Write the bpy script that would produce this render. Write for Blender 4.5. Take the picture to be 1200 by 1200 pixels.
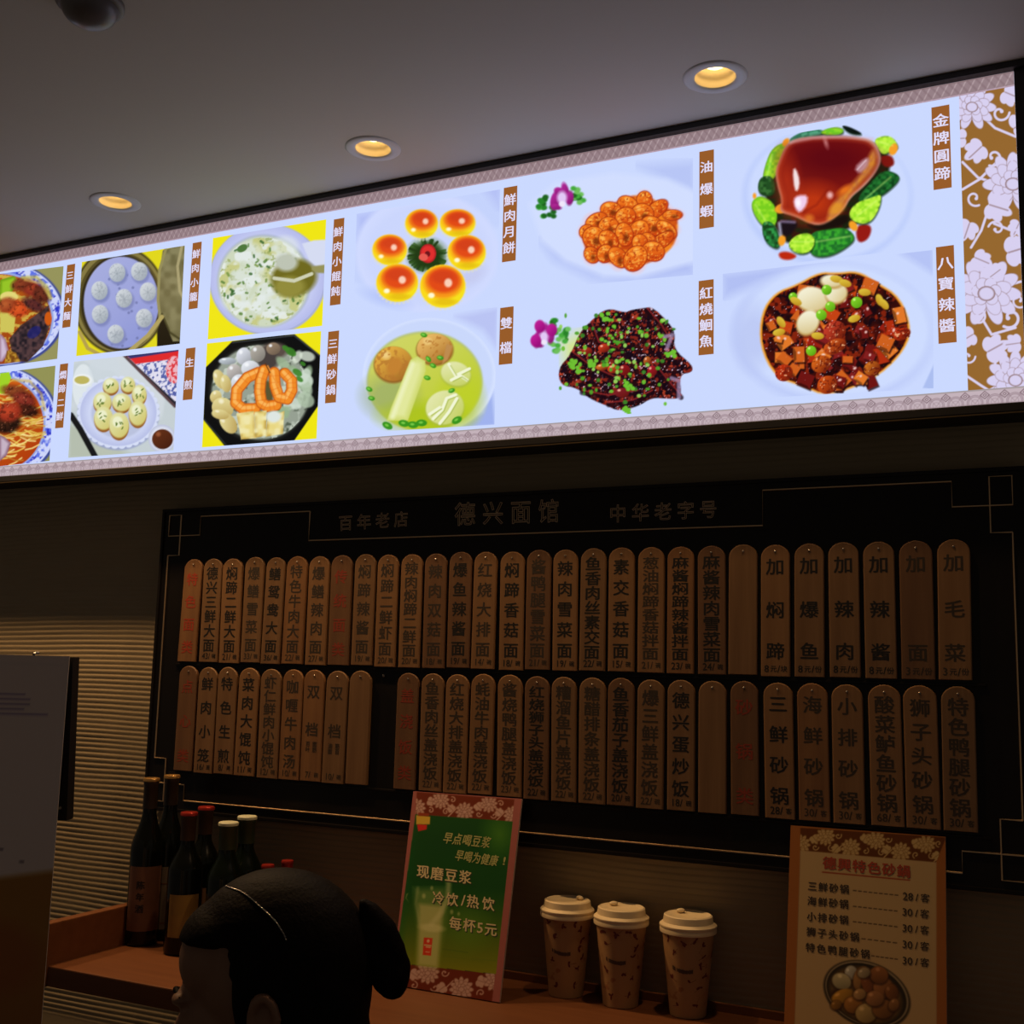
import bpy, bmesh, math, random
import numpy as np
from mathutils import Vector, Matrix
from mathutils.bvhtree import BVHTree

for _o in list(bpy.data.objects):
    bpy.data.objects.remove(_o, do_unlink=True)
SC = bpy.context.scene
COL = SC.collection

# ------------------------------------------------------------------ camera
EYE = Vector((0.0, -1.75, 1.5))
YAW, PITCH, ROLL, FOC = -0.4550007, 0.13703631, 0.02455605, 1340.0
_fw = np.array([math.sin(YAW) * math.cos(PITCH), math.cos(YAW) * math.cos(PITCH), math.sin(PITCH)])
_rt = np.array([math.cos(YAW), -math.sin(YAW), 0.0])
_up = np.cross(_rt, _fw)
_r2 = math.cos(ROLL) * _rt + math.sin(ROLL) * _up
_u2 = -math.sin(ROLL) * _rt + math.cos(ROLL) * _up
ROT = np.array([_r2, -_u2, _fw])
EYEN = np.array(EYE)
cam = bpy.data.cameras.new('camera')
cam.sensor_fit = 'HORIZONTAL'
cam.sensor_width = 36.0
cam.lens = 36.0 * FOC / 1200.0
cam.clip_start = 0.02
camo = bpy.data.objects.new('camera', cam)
COL.objects.link(camo)
camo.matrix_world = Matrix(((_r2[0], _u2[0], -_fw[0], EYE[0]), (_r2[1], _u2[1], -_fw[1], EYE[1]),
                            (_r2[2], _u2[2], -_fw[2], EYE[2]), (0, 0, 0, 1)))
SC.camera = camo

# ------------------------------------------------------------------ world, exposure
AMBIENT = ((1.0, 0.85, 0.70), 0.053)
w = bpy.data.worlds.new('room_ambient')
SC.world = w
w.use_nodes = True
_bg = w.node_tree.nodes['Background']
_bg.inputs[0].default_value = (*AMBIENT[0], 1)
_bg.inputs[1].default_value = AMBIENT[1]
SC.view_settings.view_transform = 'Standard'
SC.view_settings.look = 'None'
SC.view_settings.gamma = 1.0
SC.view_settings.use_curve_mapping = False
SC.view_settings.exposure = 0.0
SC.cycles.use_denoising = True
SC.cycles.max_bounces = 6
SC.cycles.sample_clamp_indirect = 4.0
SIGN_STRENGTH = 1.0
SPOT_COLOR = (1.0, 0.60, 0.27)
# (x, relative spot power) of the lit downlights along the wall
LAMPS = [(-2.205, 24.0), (-1.621, 26.0), (-1.0355, 9.0), (-0.440, 9.0)]
LAMP_Y = -0.2055

# ------------------------------------------------------------------ measuring helpers
def ray(u, v):
    return ROT.T @ np.array([(u - 600.0) / FOC, (v - 600.0) / FOC, 1.0])

def on_y(u, v, y):
    d = ray(u, v)
    return EYEN + d * ((y - EYEN[1]) / d[1])

def on_z(u, v, z):
    d = ray(u, v)
    return EYEN + d * ((z - EYEN[2]) / d[2])

def at_depth(u, v, t):
    return EYEN + ray(u, v) * t

def project(P):
    c = (np.asarray(P) - EYEN) @ ROT.T
    return 600 + FOC * c[:, 0] / c[:, 2], 600 + FOC * c[:, 1] / c[:, 2]

# ------------------------------------------------------------------ materials
def srgb(c):
    if isinstance(c, str):
        c = [int(c[i:i + 2], 16) for i in (0, 2, 4)]
    a = np.asarray(c, float) / 255.0
    return np.where(a <= 0.04045, a / 12.92, ((a + 0.055) / 1.055) ** 2.4)

MATS = {}
def mat(name, col=(0.5, 0.5, 0.5), rough=0.5, metal=0.0, spec=0.5, emit=None, estr=0.0, coat=0.0,
        noise=None, bump=None, alpha=1.0, trans=0.0):
    """noise=(scale xyz, colour2, contrast); bump=(scale, strength)"""
    if name in MATS:
        return MATS[name]
    m = bpy.data.materials.new(name)
    m.use_nodes = True
    nt = m.node_tree
    b = nt.nodes['Principled BSDF']
    b.inputs['Base Color'].default_value = (*col, 1)
    b.inputs['Roughness'].default_value = rough
    b.inputs['Metallic'].default_value = metal
    b.inputs['Specular IOR Level'].default_value = spec
    b.inputs['Coat Weight'].default_value = coat
    b.inputs['Transmission Weight'].default_value = trans
    if emit is not None:
        b.inputs['Emission Color'].default_value = (*emit, 1)
        b.inputs['Emission Strength'].default_value = estr
    tc = nt.nodes.new('ShaderNodeTexCoord')
    if noise:
        mp = nt.nodes.new('ShaderNodeMapping')
        mp.inputs['Scale'].default_value = noise[0]
        nt.links.new(tc.outputs['Object'], mp.inputs[0])
        n = nt.nodes.new('ShaderNodeTexNoise')
        n.inputs['Scale'].default_value = 1.0
        n.inputs['Detail'].default_value = 5
        n.inputs['Roughness'].default_value = 0.6
        nt.links.new(mp.outputs[0], n.inputs['Vector'])
        r = nt.nodes.new('ShaderNodeValToRGB')
        k = noise[2]
        r.color_ramp.elements[0].position = 0.5 - k
        r.color_ramp.elements[1].position = 0.5 + k
        r.color_ramp.elements[0].color = (*col, 1)
        r.color_ramp.elements[1].color = (*noise[1], 1)
        nt.links.new(n.outputs['Fac'], r.inputs[0])
        nt.links.new(r.outputs[0], b.inputs['Base Color'])
    if bump:
        n2 = nt.nodes.new('ShaderNodeTexNoise')
        n2.inputs['Scale'].default_value = bump[0]
        n2.inputs['Detail'].default_value = 4
        nt.links.new(tc.outputs['Object'], n2.inputs['Vector'])
        bp = nt.nodes.new('ShaderNodeBump')
        bp.inputs['Strength'].default_value = bump[1]
        bp.inputs['Distance'].default_value = 0.002
        nt.links.new(n2.outputs['Fac'], bp.inputs['Height'])
        nt.links.new(bp.outputs[0], b.inputs['Normal'])
    MATS[name] = m
    return m

def print_mat(name, lit, rough=0.5):
    if name in MATS:
        return MATS[name]
    m = bpy.data.materials.new(name)
    m.use_nodes = True
    nt = m.node_tree
    b = nt.nodes['Principled BSDF']
    a = nt.nodes.new('ShaderNodeVertexColor')
    a.layer_name = 'ink'
    b.inputs['Roughness'].default_value = rough
    if lit:
        b.inputs['Base Color'].default_value = (0.002, 0.002, 0.002, 1)
        b.inputs['Specular IOR Level'].default_value = 0.0
        nt.links.new(a.outputs['Color'], b.inputs['Emission Color'])
        b.inputs['Emission Strength'].default_value = SIGN_STRENGTH
    else:
        b.inputs['Specular IOR Level'].default_value = 0.3
        nt.links.new(a.outputs['Color'], b.inputs['Base Color'])
    MATS[name] = m
    return m

# ------------------------------------------------------------------ object helpers
def tag(o, label=None, cat=None, group=None, kind=None):
    if label: o['label'] = label
    if cat: o['category'] = cat
    if group: o['group'] = group
    if kind: o['kind'] = kind
    return o

def empty(name, loc, label=None, cat=None, group=None):
    o = bpy.data.objects.new(name, None)
    o.empty_display_size = 0.05
    COL.objects.link(o)
    o.location = loc
    o.matrix_world = Matrix.Translation(loc)
    return tag(o, label, cat, group)

def base_of(parent):
    v = Vector((0, 0, 0))
    while parent is not None:
        v = v + parent.location
        parent = parent.parent
    return v

def obj(name, verts, faces, m, parent=None, loc=(0, 0, 0), smooth=False):
    """world-space verts; the object's own origin sits at loc (top level) or at its parent's"""
    off = np.array(base_of(parent)) if parent is not None else np.array(loc, float)
    me = bpy.data.meshes.new(name)
    V = np.asarray(verts, float) - off
    me.from_pydata(V.tolist(), [], [tuple(f) for f in faces])
    me.update()
    if smooth:
        me.polygons.foreach_set('use_smooth', [True] * len(me.polygons))
    o = bpy.data.objects.new(name, me)
    COL.objects.link(o)
    if m is not None:
        me.materials.append(m)
    if parent is not None:
        o.parent = parent
    else:
        o.location = loc
    return o

class MB:
    """collects simple solids into one mesh (world coordinates)"""
    def __init__(s):
        s.v = []; s.f = []
    def add(s, V, F):
        n = len(s.v)
        s.v += [tuple(map(float, p)) for p in V]
        s.f += [tuple(i + n for i in f) for f in F]
        return s
    def box(s, x0, x1, y0, y1, z0, z1, bev=0.0):
        if bev > 0:
            bm = bmesh.new()
            bmesh.ops.create_cube(bm, size=1.0)
            for v in bm.verts:
                v.co = Vector(((x0 + x1) / 2 + v.co.x * (x1 - x0), (y0 + y1) / 2 + v.co.y * (y1 - y0), (z0 + z1) / 2 + v.co.z * (z1 - z0)))
            bmesh.ops.bevel(bm, geom=bm.edges[:], offset=bev, segments=2, affect='EDGES', profile=0.6)
            bm.verts.index_update()
            s.add([v.co[:] for v in bm.verts], [[v.index for v in f.verts] for f in bm.faces])
            bm.free()
            return s
        V = [(x, y, z) for x in (x0, x1) for y in (y0, y1) for z in (z0, z1)]
        return s.add(V, [(0, 1, 3, 2), (4, 6, 7, 5), (0, 4, 5, 1), (2, 3, 7, 6), (0, 2, 6, 4), (1, 5, 7, 3)])
    def lathe(s, c, prof, seg=32, cap0=True, cap1=True):
        V = []; F = []
        n = len(prof)
        for (r, z) in prof:
            for k in range(seg):
                a = 2 * math.pi * k / seg
                V.append((c[0] + r * math.cos(a), c[1] + r * math.sin(a), c[2] + z))
        for i in range(n - 1):
            for k in range(seg):
                k2 = (k + 1) % seg
                F.append((i * seg + k, i * seg + k2, (i + 1) * seg + k2, (i + 1) * seg + k))
        if cap0: F.append(tuple(reversed(range(seg))))
        if cap1: F.append(tuple((n - 1) * seg + k for k in range(seg)))
        return s.add(V, F)
    def tube(s, pts, r, seg=8, closed=False):
        P = [Vector(p) for p in pts]
        V = []; F = []
        n = len(P)
        prev = None
        for i, p in enumerate(P):
            if closed:
                d = (P[(i + 1) % n] - P[i - 1]).normalized()
            else:
                d = (P[min(i + 1, n - 1)] - P[max(i - 1, 0)]).normalized()
            a = d.cross(Vector((0.0123, 1, 0.02)))
            if a.length < 1e-4: a = d.cross(Vector((1, 0, 0)))
            a.normalize(); b = d.cross(a)
            rr = r[i] if hasattr(r, '__len__') else r
            for k in range(seg):
                t = 2 * math.pi * k / seg
                V.append(p + (a * math.cos(t) + b * math.sin(t)) * rr)
        m = n if closed else n - 1
        for i in range(m):
            j = (i + 1) % n
            for k in range(seg):
                k2 = (k + 1) % seg
                F.append((i * seg + k, i * seg + k2, j * seg + k2, j * seg + k))
        if not closed:
            F.append(tuple(reversed(range(seg)))); F.append(tuple((n - 1) * seg + k for k in range(seg)))
        return s.add(V, F)
    def ell(s, c, r, R=None, seg=20, rings=14):
        V = []; F = []
        for i in range(rings + 1):
            th = math.pi * i / rings
            for k in range(seg):
                ph = 2 * math.pi * k / seg
                p = np.array([r[0] * math.sin(th) * math.cos(ph), r[1] * math.sin(th) * math.sin(ph), r[2] * math.cos(th)])
                if R is not None: p = R @ p
                V.append(tuple(np.asarray(c) + p))
        for i in range(rings):
            for k in range(seg):
                k2 = (k + 1) % seg
                F.append((i * seg + k, (i + 1) * seg + k, (i + 1) * seg + k2, i * seg + k2))
        return s.add(V, F)
    def build(s, name, m, parent=None, loc=(0, 0, 0), smooth=False):
        o = obj(name, s.v, s.f, m, parent, loc, smooth)
        return o

def merge_clean(o, d=1e-5):
    bm = bmesh.new(); bm.from_mesh(o.data)
    bmesh.ops.remove_doubles(bm, verts=bm.verts, dist=d)
    bmesh.ops.recalc_face_normals(bm, faces=bm.faces)
    bm.to_mesh(o.data); bm.free()
    return o

def auto_smooth(o, ang=0.6):
    bm = bmesh.new(); bm.from_mesh(o.data)
    for f in bm.faces: f.smooth = True
    for e in bm.edges:
        e.smooth = e.is_manifold and len(e.link_faces) == 2 and e.calc_face_angle(0) < ang
    bm.to_mesh(o.data); bm.free()
    return o

# ------------------------------------------------------------------ lettering
_GL = {}
def _curve_mesh(s, offset, outline):
    c = bpy.data.curves.new('lettering', 'FONT')
    c.body = s
    c.resolution_u = 2
    c.offset = offset
    if outline:
        c.fill_mode = 'NONE'
        c.bevel_depth = outline
        c.bevel_resolution = 0
    o = bpy.data.objects.new('lettering', c)
    COL.objects.link(o)
    dg = bpy.context.evaluated_depsgraph_get()
    me = bpy.data.meshes.new_from_object(o.evaluated_get(dg))
    V = np.zeros(len(me.vertices) * 3)
    me.vertices.foreach_get('co', V)
    F = [tuple(p.vertices) for p in me.polygons]
    bpy.data.objects.remove(o); bpy.data.curves.remove(c); bpy.data.meshes.remove(me)
    return V.reshape(-1, 3), F

def glyph(s, outline=0):
    """verts centred: one CJK character or one short latin run"""
    k = (s, outline)
    if k not in _GL:
        V, F = _curve_mesh(s, 0.0, outline)
        if len(V):
            if len(s) == 1 and ord(s) > 0x2e80:
                V = V - np.array([0.5, 0.37, 0])
            else:
                V = V - np.array([(V[:, 0].min() + V[:, 0].max()) / 2, 0.34, 0])
        _GL[k] = (V, F)
    return _GL[k]

def write(name, items, place, m, parent, offset=0.012, outline=0):
    """items: (string, centre(u,v), ax(2), ay(2)); place: (u,v,w)-> world point; one mesh of lettering"""
    VV = []; FF = []
    n = 0
    for s, c, ax, ay in items:
        if s == ' ': continue
        V, F = glyph(s, outline)
        if not len(V): continue
        # heavier strokes: the same glyph laid again a hair to each side
        for q, (sx, sy) in enumerate(((0, 0), (offset, 0), (-offset, 0), (0, offset * 0.6), (0, -offset * 0.6)) if offset else ((0, 0),)):
            for p in V:
                gx, gy = p[0] + sx, p[1] + sy
                VV.append(place(c[0] + gx * ax[0] + gy * ay[0], c[1] + gx * ax[1] + gy * ay[1], p[2] + q * 1.5e-5))
            FF += [tuple(i + n for i in f) for f in F]
            n += len(V)
    return obj(name, VV, FF, m, parent)

# ------------------------------------------------------------------ printed pictures
def _h(ix, iy, seed):
    n = (ix.astype(np.int64) * 374761393 + iy.astype(np.int64) * 668265263 + seed * 974634777) & 0xffffffff
    n = ((n ^ (n >> 13)) * 1274126177) & 0xffffffff
    return ((n ^ (n >> 16)) & 0xffff) / 65535.0

def vnoise(x, y, seed=0):
    ix = np.floor(x); iy = np.floor(y)
    fx = x - ix; fy = y - iy
    fx = fx * fx * (3 - 2 * fx); fy = fy * fy * (3 - 2 * fy)
    a = _h(ix, iy, seed); b = _h(ix + 1, iy, seed); c = _h(ix, iy + 1, seed); d = _h(ix + 1, iy + 1, seed)
    return (a * (1 - fx) + b * fx) * (1 - fy) + (c * (1 - fx) + d * fx) * fy

def smooth_ring(P, n):
    for _ in range(n):
        Q = []
        for k in range(len(P)):
            (x0, y0), (x1, y1) = P[k - 1], P[k]
            Q += [(x0 * .75 + x1 * .25, y0 * .75 + y1 * .25), (x0 * .25 + x1 * .75, y0 * .25 + y1 * .75)]
        P = Q
    return P

class Cv:
    """ink laid on scattered sample points, in the units the points are given in"""
    def __init__(s, U, V, bg):
        s.U = U; s.V = V
        s.C = np.tile(np.asarray(bg, float) / 255.0, (len(U), 1))
        s.ox = s.oy = 0.0; s.k = 1.0
    def frame(s, ox, oy, k):
        s.ox, s.oy, s.k = ox, oy, k
    def _p(s, x, y):
        return s.ox + x * s.k, s.oy + y * s.k
    def mix(s, idx, a, col):
        c = np.asarray(col, float)
        if c.ndim == 1: c = c / 255.0
        s.C[idx] = s.C[idx] * (1 - a[:, None]) + c * a[:, None]
    def _box(s, x0, x1, y0, y1):
        return np.nonzero((s.U > x0) & (s.U < x1) & (s.V > y0) & (s.V < y1))[0]
    def ell(s, x, y, rx, ry, col, ang=0, soft=1.0, op=1.0, edge=None, hi=None, lx=-0.4, ly=-0.5, rim=None):
        """edge: colour towards the lower rim; hi: highlight colour; rim: colour of the outline"""
        cx, cy = s._p(x, y); rx *= s.k; ry *= s.k
        R = max(rx, ry) + 3 + soft
        i = s._box(cx - R, cx + R, cy - R, cy + R)
        if not len(i): return
        du = s.U[i] - cx; dv = s.V[i] - cy
        ca, sa = math.cos(ang), math.sin(ang)
        a = (du * ca + dv * sa) / rx; b = (-du * sa + dv * ca) / ry
        d = np.sqrt(a * a + b * b)
        m = np.clip((1 - d) * min(rx, ry) / soft + 0.5, 0, 1) * op
        c = np.tile(np.asarray(col, float) / 255.0, (len(i), 1))
        if edge is not None:
            t = np.clip(0.5 + (a * -lx + b * -ly) * 0.75, 0, 1) ** 1.3
            c = c * (1 - t[:, None]) + np.asarray(edge, float) / 255 * t[:, None]
        if rim is not None:
            t = np.clip((d - 0.72) / 0.25, 0, 1)
            c = c * (1 - t[:, None]) + np.asarray(rim, float) / 255 * t[:, None]
        if hi is not None:
            t = np.clip(1 - ((a - lx) ** 2 + (b - ly) ** 2) / 0.10, 0, 1)
            c = c * (1 - t[:, None]) + np.asarray(hi, float) / 255 * t[:, None]
        s.mix(i, m, c)
    def sdf(s, i, pts):
        U = s.U[i]; V = s.V[i]
        d = np.full(len(i), 1e9); ins = np.zeros(len(i), bool)
        n = len(pts)
        for k in range(n):
            ax, ay = pts[k - 1]; bx, by = pts[k]
            ex, ey = bx - ax, by - ay
            wx, wy = U - ax, V - ay
            t = np.clip((wx * ex + wy * ey) / (ex * ex + ey * ey + 1e-9), 0, 1)
            d = np.minimum(d, (wx - ex * t) ** 2 + (wy - ey * t) ** 2)
            cnd = (ay > V) != (by > V)
            ins ^= cnd & (U < (bx - ax) * (V - ay) / ((by - ay) if abs(by - ay) > 1e-9 else 1e-9) + ax)
        return np.where(ins, 1, -1) * np.sqrt(d)
    def poly(s, pts, col, soft=1.0, op=1.0, edge=None, ew=4.0, tex=None, sm=0):
        pts = smooth_ring(pts, sm)
        P = [s._p(*p) for p in pts]
        xs = [p[0] for p in P]; ys = [p[1] for p in P]
        i = s._box(min(xs) - 3, max(xs) + 3, min(ys) - 3, max(ys) + 3)
        if not len(i): return
        d = s.sdf(i, P)
        m = np.clip(d / soft + 0.5, 0, 1) * op
        c = np.tile(np.asarray(col, float) / 255.0, (len(i), 1))
        if edge is not None:
            t = np.clip(1 - d / ew, 0, 1)
            c = c * (1 - t[:, None]) + np.asarray(edge, float) / 255 * t[:, None]
        if tex is not None:
            col2, sc, seed = tex
            t = np.clip(vnoise(s.U[i] / sc, s.V[i] / sc, seed) * 1.8 - 0.4, 0, 1)
            c = c * (1 - t[:, None]) + np.asarray(col2, float) / 255 * t[:, None]
        s.mix(i, m, c)
    def line(s, pts, wd, col, op=1.0, soft=1.0, edge=None):
        P = [s._p(*p) for p in pts]
        wd = wd * s.k
        xs = [p[0] for p in P]; ys = [p[1] for p in P]
        i = s._box(min(xs) - wd - 2, max(xs) + wd + 2, min(ys) - wd - 2, max(ys) + wd + 2)
        if not len(i): return
        U = s.U[i]; V = s.V[i]
        d = np.full(len(i), 1e9)
        for k in range(1, len(P)):
            ax, ay = P[k - 1]; bx, by = P[k]
            ex, ey = bx - ax, by - ay
            wx, wy = U - ax, V - ay
            t = np.clip((wx * ex + wy * ey) / (ex * ex + ey * ey + 1e-9), 0, 1)
            d = np.minimum(d, (wx - ex * t) ** 2 + (wy - ey * t) ** 2)
        d = wd / 2 - np.sqrt(d)
        m = np.clip(d / soft + 0.5, 0, 1) * op
        c = np.tile(np.asarray(col, float) / 255.0, (len(i), 1))
        if edge is not None:
            t = np.clip(1 - d / (wd * 0.35), 0, 1)
            c = c * (1 - t[:, None]) + np.asarray(edge, float) / 255 * t[:, None]
        s.mix(i, m, c)
    def grain(s, fn, col, sc, thr, seed=0, op=1.0, sy=1.0):
        """blotches of colour where fn(U,V) is true"""
        i = np.nonzero(fn(s.U, s.V))[0]
        if not len(i): return
        n = vnoise(s.U[i] / sc, s.V[i] / (sc * sy), seed) * 0.65 + vnoise(s.U[i] / sc * 2.1, s.V[i] / (sc * sy) * 2.1, seed + 7) * 0.35
        s.mix(i, np.clip((n - thr) * 9, 0, 1) * op, col)
    def inside(s, x, y, rx, ry, ang=0):
        cx, cy = s._p(x, y); rx *= s.k; ry *= s.k
        ca, sa = math.cos(ang), math.sin(ang)
        return lambda U, V: (((U - cx) * ca + (V - cy) * sa) / rx) ** 2 + ((-(U - cx) * sa + (V - cy) * ca) / ry) ** 2 < 1
    def inpoly(s, pts, sm=0):
        pts = smooth_ring(pts, sm)
        P = [s._p(*p) for p in pts]
        def f(U, V):
            return s.sdf(np.arange(len(s.U)), P) > 0
        return f

def printed(name, corners, paint, bg, m, parent, step=0.95, cells=None, uv=None):
    """a printed sheet on four world corners (TL, TR, BR, BL); paint gets a canvas measured on the sheet"""
    TL, TR, BR, BL = [np.asarray(c, float) for c in corners]
    pu, pv = project([TL, TR, BR, BL])
    if cells is None:
        nu = int(max(math.hypot(pu[1] - pu[0], pv[1] - pv[0]), math.hypot(pu[2] - pu[3], pv[2] - pv[3])) / step) + 2
        nv = int(max(math.hypot(pu[3] - pu[0], pv[3] - pv[0]), math.hypot(pu[2] - pu[1], pv[2] - pv[1])) / step) + 2
    else:
        nu, nv = cells
    s, t = np.meshgrid(np.linspace(0, 1, nu), np.linspace(0, 1, nv))
    s = s.ravel()[:, None]; t = t.ravel()[:, None]
    P = (TL * (1 - s) + TR * s) * (1 - t) + (BL * (1 - s) + BR * s) * t
    if uv is None:
        U, V = project(P)
    else:
        U, V = s[:, 0] * uv[0], t[:, 0] * uv[1]
    cv = Cv(U, V, bg)
    paint(cv)
    idx = np.arange(nu * nv).reshape(nv, nu)
    F = np.stack([idx[1:, :-1], idx[1:, 1:], idx[:-1, 1:], idx[:-1, :-1]], -1).reshape(-1, 4)
    o = obj(name, P, F.tolist(), m, parent)
    at = o.data.color_attributes.new('ink', 'FLOAT_COLOR', 'POINT')
    A = np.ones((nu * nv, 4), np.float32)
    c = np.clip(cv.C, 0, 1)
    A[:, :3] = np.where(c <= 0.04045, c / 12.92, ((c + 0.055) / 1.055) ** 2.4)
    at.data.foreach_set('color', A.ravel())
    return o
# ================================================================== SETTING
CEIL = 2.372
M_ceil = mat('ceiling_paint', (0.60, 0.57, 0.53), 0.9, noise=((1.5, 1.5, 1.5), (0.63, 0.60, 0.56), 0.3))
M_wall = mat('ribbed_plaster', (0.31, 0.24, 0.145), 0.85, noise=((9, 9, 60), (0.35, 0.275, 0.17), 0.3), bump=(160, 0.12))
M_floor = mat('dark_floor_tile', (0.09, 0.075, 0.06), 0.5, noise=((3, 3, 3), (0.12, 0.10, 0.08), 0.3))

def ribbed_wall():
    X = np.linspace(-3.4, 0.9, 130)
    zz = list(np.linspace(0, 0.78, 14)) + list(np.arange(0.80, 1.93, 0.00112)) + list(np.linspace(1.94, CEIL, 10))
    Z = np.array(zz)
    gx, gz = np.meshgrid(X, Z)
    wob = 0.009 * vnoise(gx / 0.30, gz / 0.30, 3) + 0.0040 * vnoise(gx / 0.12, gz / 0.06, 5) + 0.0008 * vnoise(gx / 0.05, gz / 0.02, 8)
    ph = (gz + wob) / 0.0099
    fr = ph - np.floor(ph)
    prof = np.where(fr < 0.70, fr / 0.70, (1 - fr) / 0.30)
    prof = np.sqrt(np.clip(1 - (1 - prof) ** 2, 0, 1)) * 0.5 + 0.5 * prof * prof * (3 - 2 * prof)
    amp = 0.00100 * (0.75 + 0.5 * vnoise(gx / 0.12, gz / 0.03, 11))
    win = np.clip((gz - 0.80) / 0.02, 0, 1) * np.clip((1.92 - gz) / 0.02, 0, 1)
    Y = -prof * amp * win
    n, mcol = gz.shape
    V = np.stack([gx, Y, gz], -1).reshape(-1, 3)
    idx = np.arange(n * mcol).reshape(n, mcol)
    F = np.stack([idx[:-1, :-1], idx[:-1, 1:], idx[1:, 1:], idx[1:, :-1]], -1).reshape(-1, 4)
    o = obj('wall_back', V, F.tolist(), M_wall, smooth=True)
    return tag(o, 'tan ribbed plaster wall behind the counter', None, None, 'structure')
ribbed_wall()
o = MB().box(-3.4, 0.9, 0.004, 0.12, 0, CEIL + 0.1).build('wall_back_core', M_wall); tag(o, kind='structure')
o.name = 'wall_core'  # unseen solid core of the back wall, behind its ribbed face

# ceiling with round cut-outs for the recessed lamps
def ceiling():
    R = 0.030
    bm = bmesh.new()
    x0, x1, y0, y1 = -3.4, 0.9, -3.2, 0.12
    xs = [x0] + [0.5 * (LAMPS[i][0] + LAMPS[i + 1][0]) for i in range(len(LAMPS) - 1)] + [x1]
    ya, yb = -0.40, -0.04
    V = []; F = []
    def quad(a, b, c, d):
        n = len(V); V.extend([(a, c, CEIL), (b, c, CEIL), (b, d, CEIL), (a, d, CEIL)]); F.append((n + 3, n + 2, n + 1, n))
    quad(x0, x1, y0, ya); quad(x0, x1, yb, y1)
    for i, (lx, _) in enumerate(LAMPS):
        a, b = xs[i], xs[i + 1]
        hw = 0.1
        quad(a, lx - hw, ya, yb); quad(lx + hw, b, ya, yb)
        n = len(V); N = 64
        for k in range(N):
            t = 2 * math.pi * k / N
            V.append((lx + R * math.cos(t), LAMP_Y + R * math.sin(t), CEIL))
        for k in range(N):
            t = 2 * math.pi * k / N
            c, s = math.cos(t), math.sin(t)
            sc = min(hw / abs(c) if abs(c) > 1e-6 else 9, ((yb - LAMP_Y) if s > 0 else (LAMP_Y - ya)) / abs(s) if abs(s) > 1e-6 else 9)
            V.append((lx + sc * c, LAMP_Y + sc * s, CEIL))
        for k in range(N):
            k2 = (k + 1) % N
            F.append((n + k, n + k2, n + N + k2, n + N + k))
        # corners of the frame
        for (cx, cy) in ((lx - hw, ya), (lx + hw, ya), (lx + hw, yb), (lx - hw, yb)):
            best = sorted(range(N), key=lambda k: (V[n + N + k][0] - cx) ** 2 + (V[n + N + k][1] - cy) ** 2)[:2]
            m = len(V); V.append((cx, cy, CEIL)); F.append((m, n + N + best[0], n + N + best[1]))
    o = obj('ceiling', V, F, M_ceil)
    merge_clean(o)
    return tag(o, 'grey painted ceiling', None, None, 'structure')
ceiling()
o = MB().box(-3.4, 0.9, -3.2, 0.12, -0.08, 0.0).build('floor', M_floor); tag(o, 'dark floor', None, None, 'structure')

# ================================================================== DOWNLIGHTS
M_trim = mat('white_trim', (0.62, 0.62, 0.64), 0.45)
M_refl = mat('warm_reflector', (0.86, 0.70, 0.42), 0.45)
M_bulb = mat('lamp_glow', (0.9, 0.8, 0.6), 0.4, emit=(1.0, 0.74, 0.34), estr=4.2)
M_cup = mat('lamp_housing', (0.03, 0.03, 0.03), 0.6)
LL = ['recessed round downlight glowing warm, left of the one furthest left in view', 'lit round downlight above the dumpling photos, furthest left of the three',
      'lit round downlight in the ceiling, middle of the three', 'lit round downlight nearest the camera, above the glazed pork photo']
for (lx, pw), lab in zip(LAMPS, LL):
    d = empty('downlight', (lx, LAMP_Y, CEIL), lab, 'light', 'lit downlights along the menu sign')
    c = (lx, LAMP_Y, CEIL)
    MB().lathe(c, [(0.0300, 0.0), (0.0305, -0.0012), (0.033, -0.0025), (0.044, -0.0022), (0.0475, -0.0004), (0.0475, 0.0)], 48, False, False).build('trim_ring', M_trim, d, smooth=True)
    MB().lathe(c, [(0.0300, -0.0005), (0.0296, 0.006), (0.0288, 0.012), (0.0262, 0.0135), (0.0240, 0.0205), (0.0205, 0.0235)], 48, False, False).build('reflector', M_refl, d, smooth=True)
    MB().lathe(c, [(0.021, 0.0240), (0.0165, 0.0205), (0.010, 0.0165), (0.0, 0.0150)], 32, True, False).build('bulb', M_bulb, d, smooth=True)
    MB().lathe(c, [(0.0345, 0.0003), (0.0345, 0.075), (0.0, 0.075)], 32, False, False).build('housing', M_cup, d, smooth=False)
    l = bpy.data.lights.new('lamp_beam', 'SPOT')
    l.energy = pw; l.color = SPOT_COLOR
    l.spot_size = math.radians(128); l.spot_blend = 0.55
    l.shadow_soft_size = 0.016
    lo = bpy.data.objects.new('lamp_beam', l); COL.objects.link(lo)
    lo.parent = d; lo.location = (0, 0, -0.0045)

# dark dome camera on the ceiling
M_dome = mat('smoked_dome', (0.13, 0.12, 0.125), 0.34, spec=0.5)
p = on_z(106, 2, CEIL)
d = empty('dome_camera', (p[0], p[1], CEIL), 'dark smoked dome fixture on the ceiling, cut off by the top edge', 'security camera')
MB().lathe((p[0], p[1], CEIL), [(0.044, 0.0), (0.044, -0.006), (0.040, -0.009), (0.037, -0.009)], 40, True, False).build('mounting_ring', mat('ring_grey', (0.16, 0.145, 0.135), 0.5), d, smooth=True)
MB().lathe((p[0], p[1], CEIL), [(0.037 * math.cos(a), -0.009 - 0.026 * math.sin(a)) for a in np.linspace(0, math.pi / 2 - 0.001, 12)], 40, False, True).build('dome', M_dome, d, smooth=True)

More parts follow.
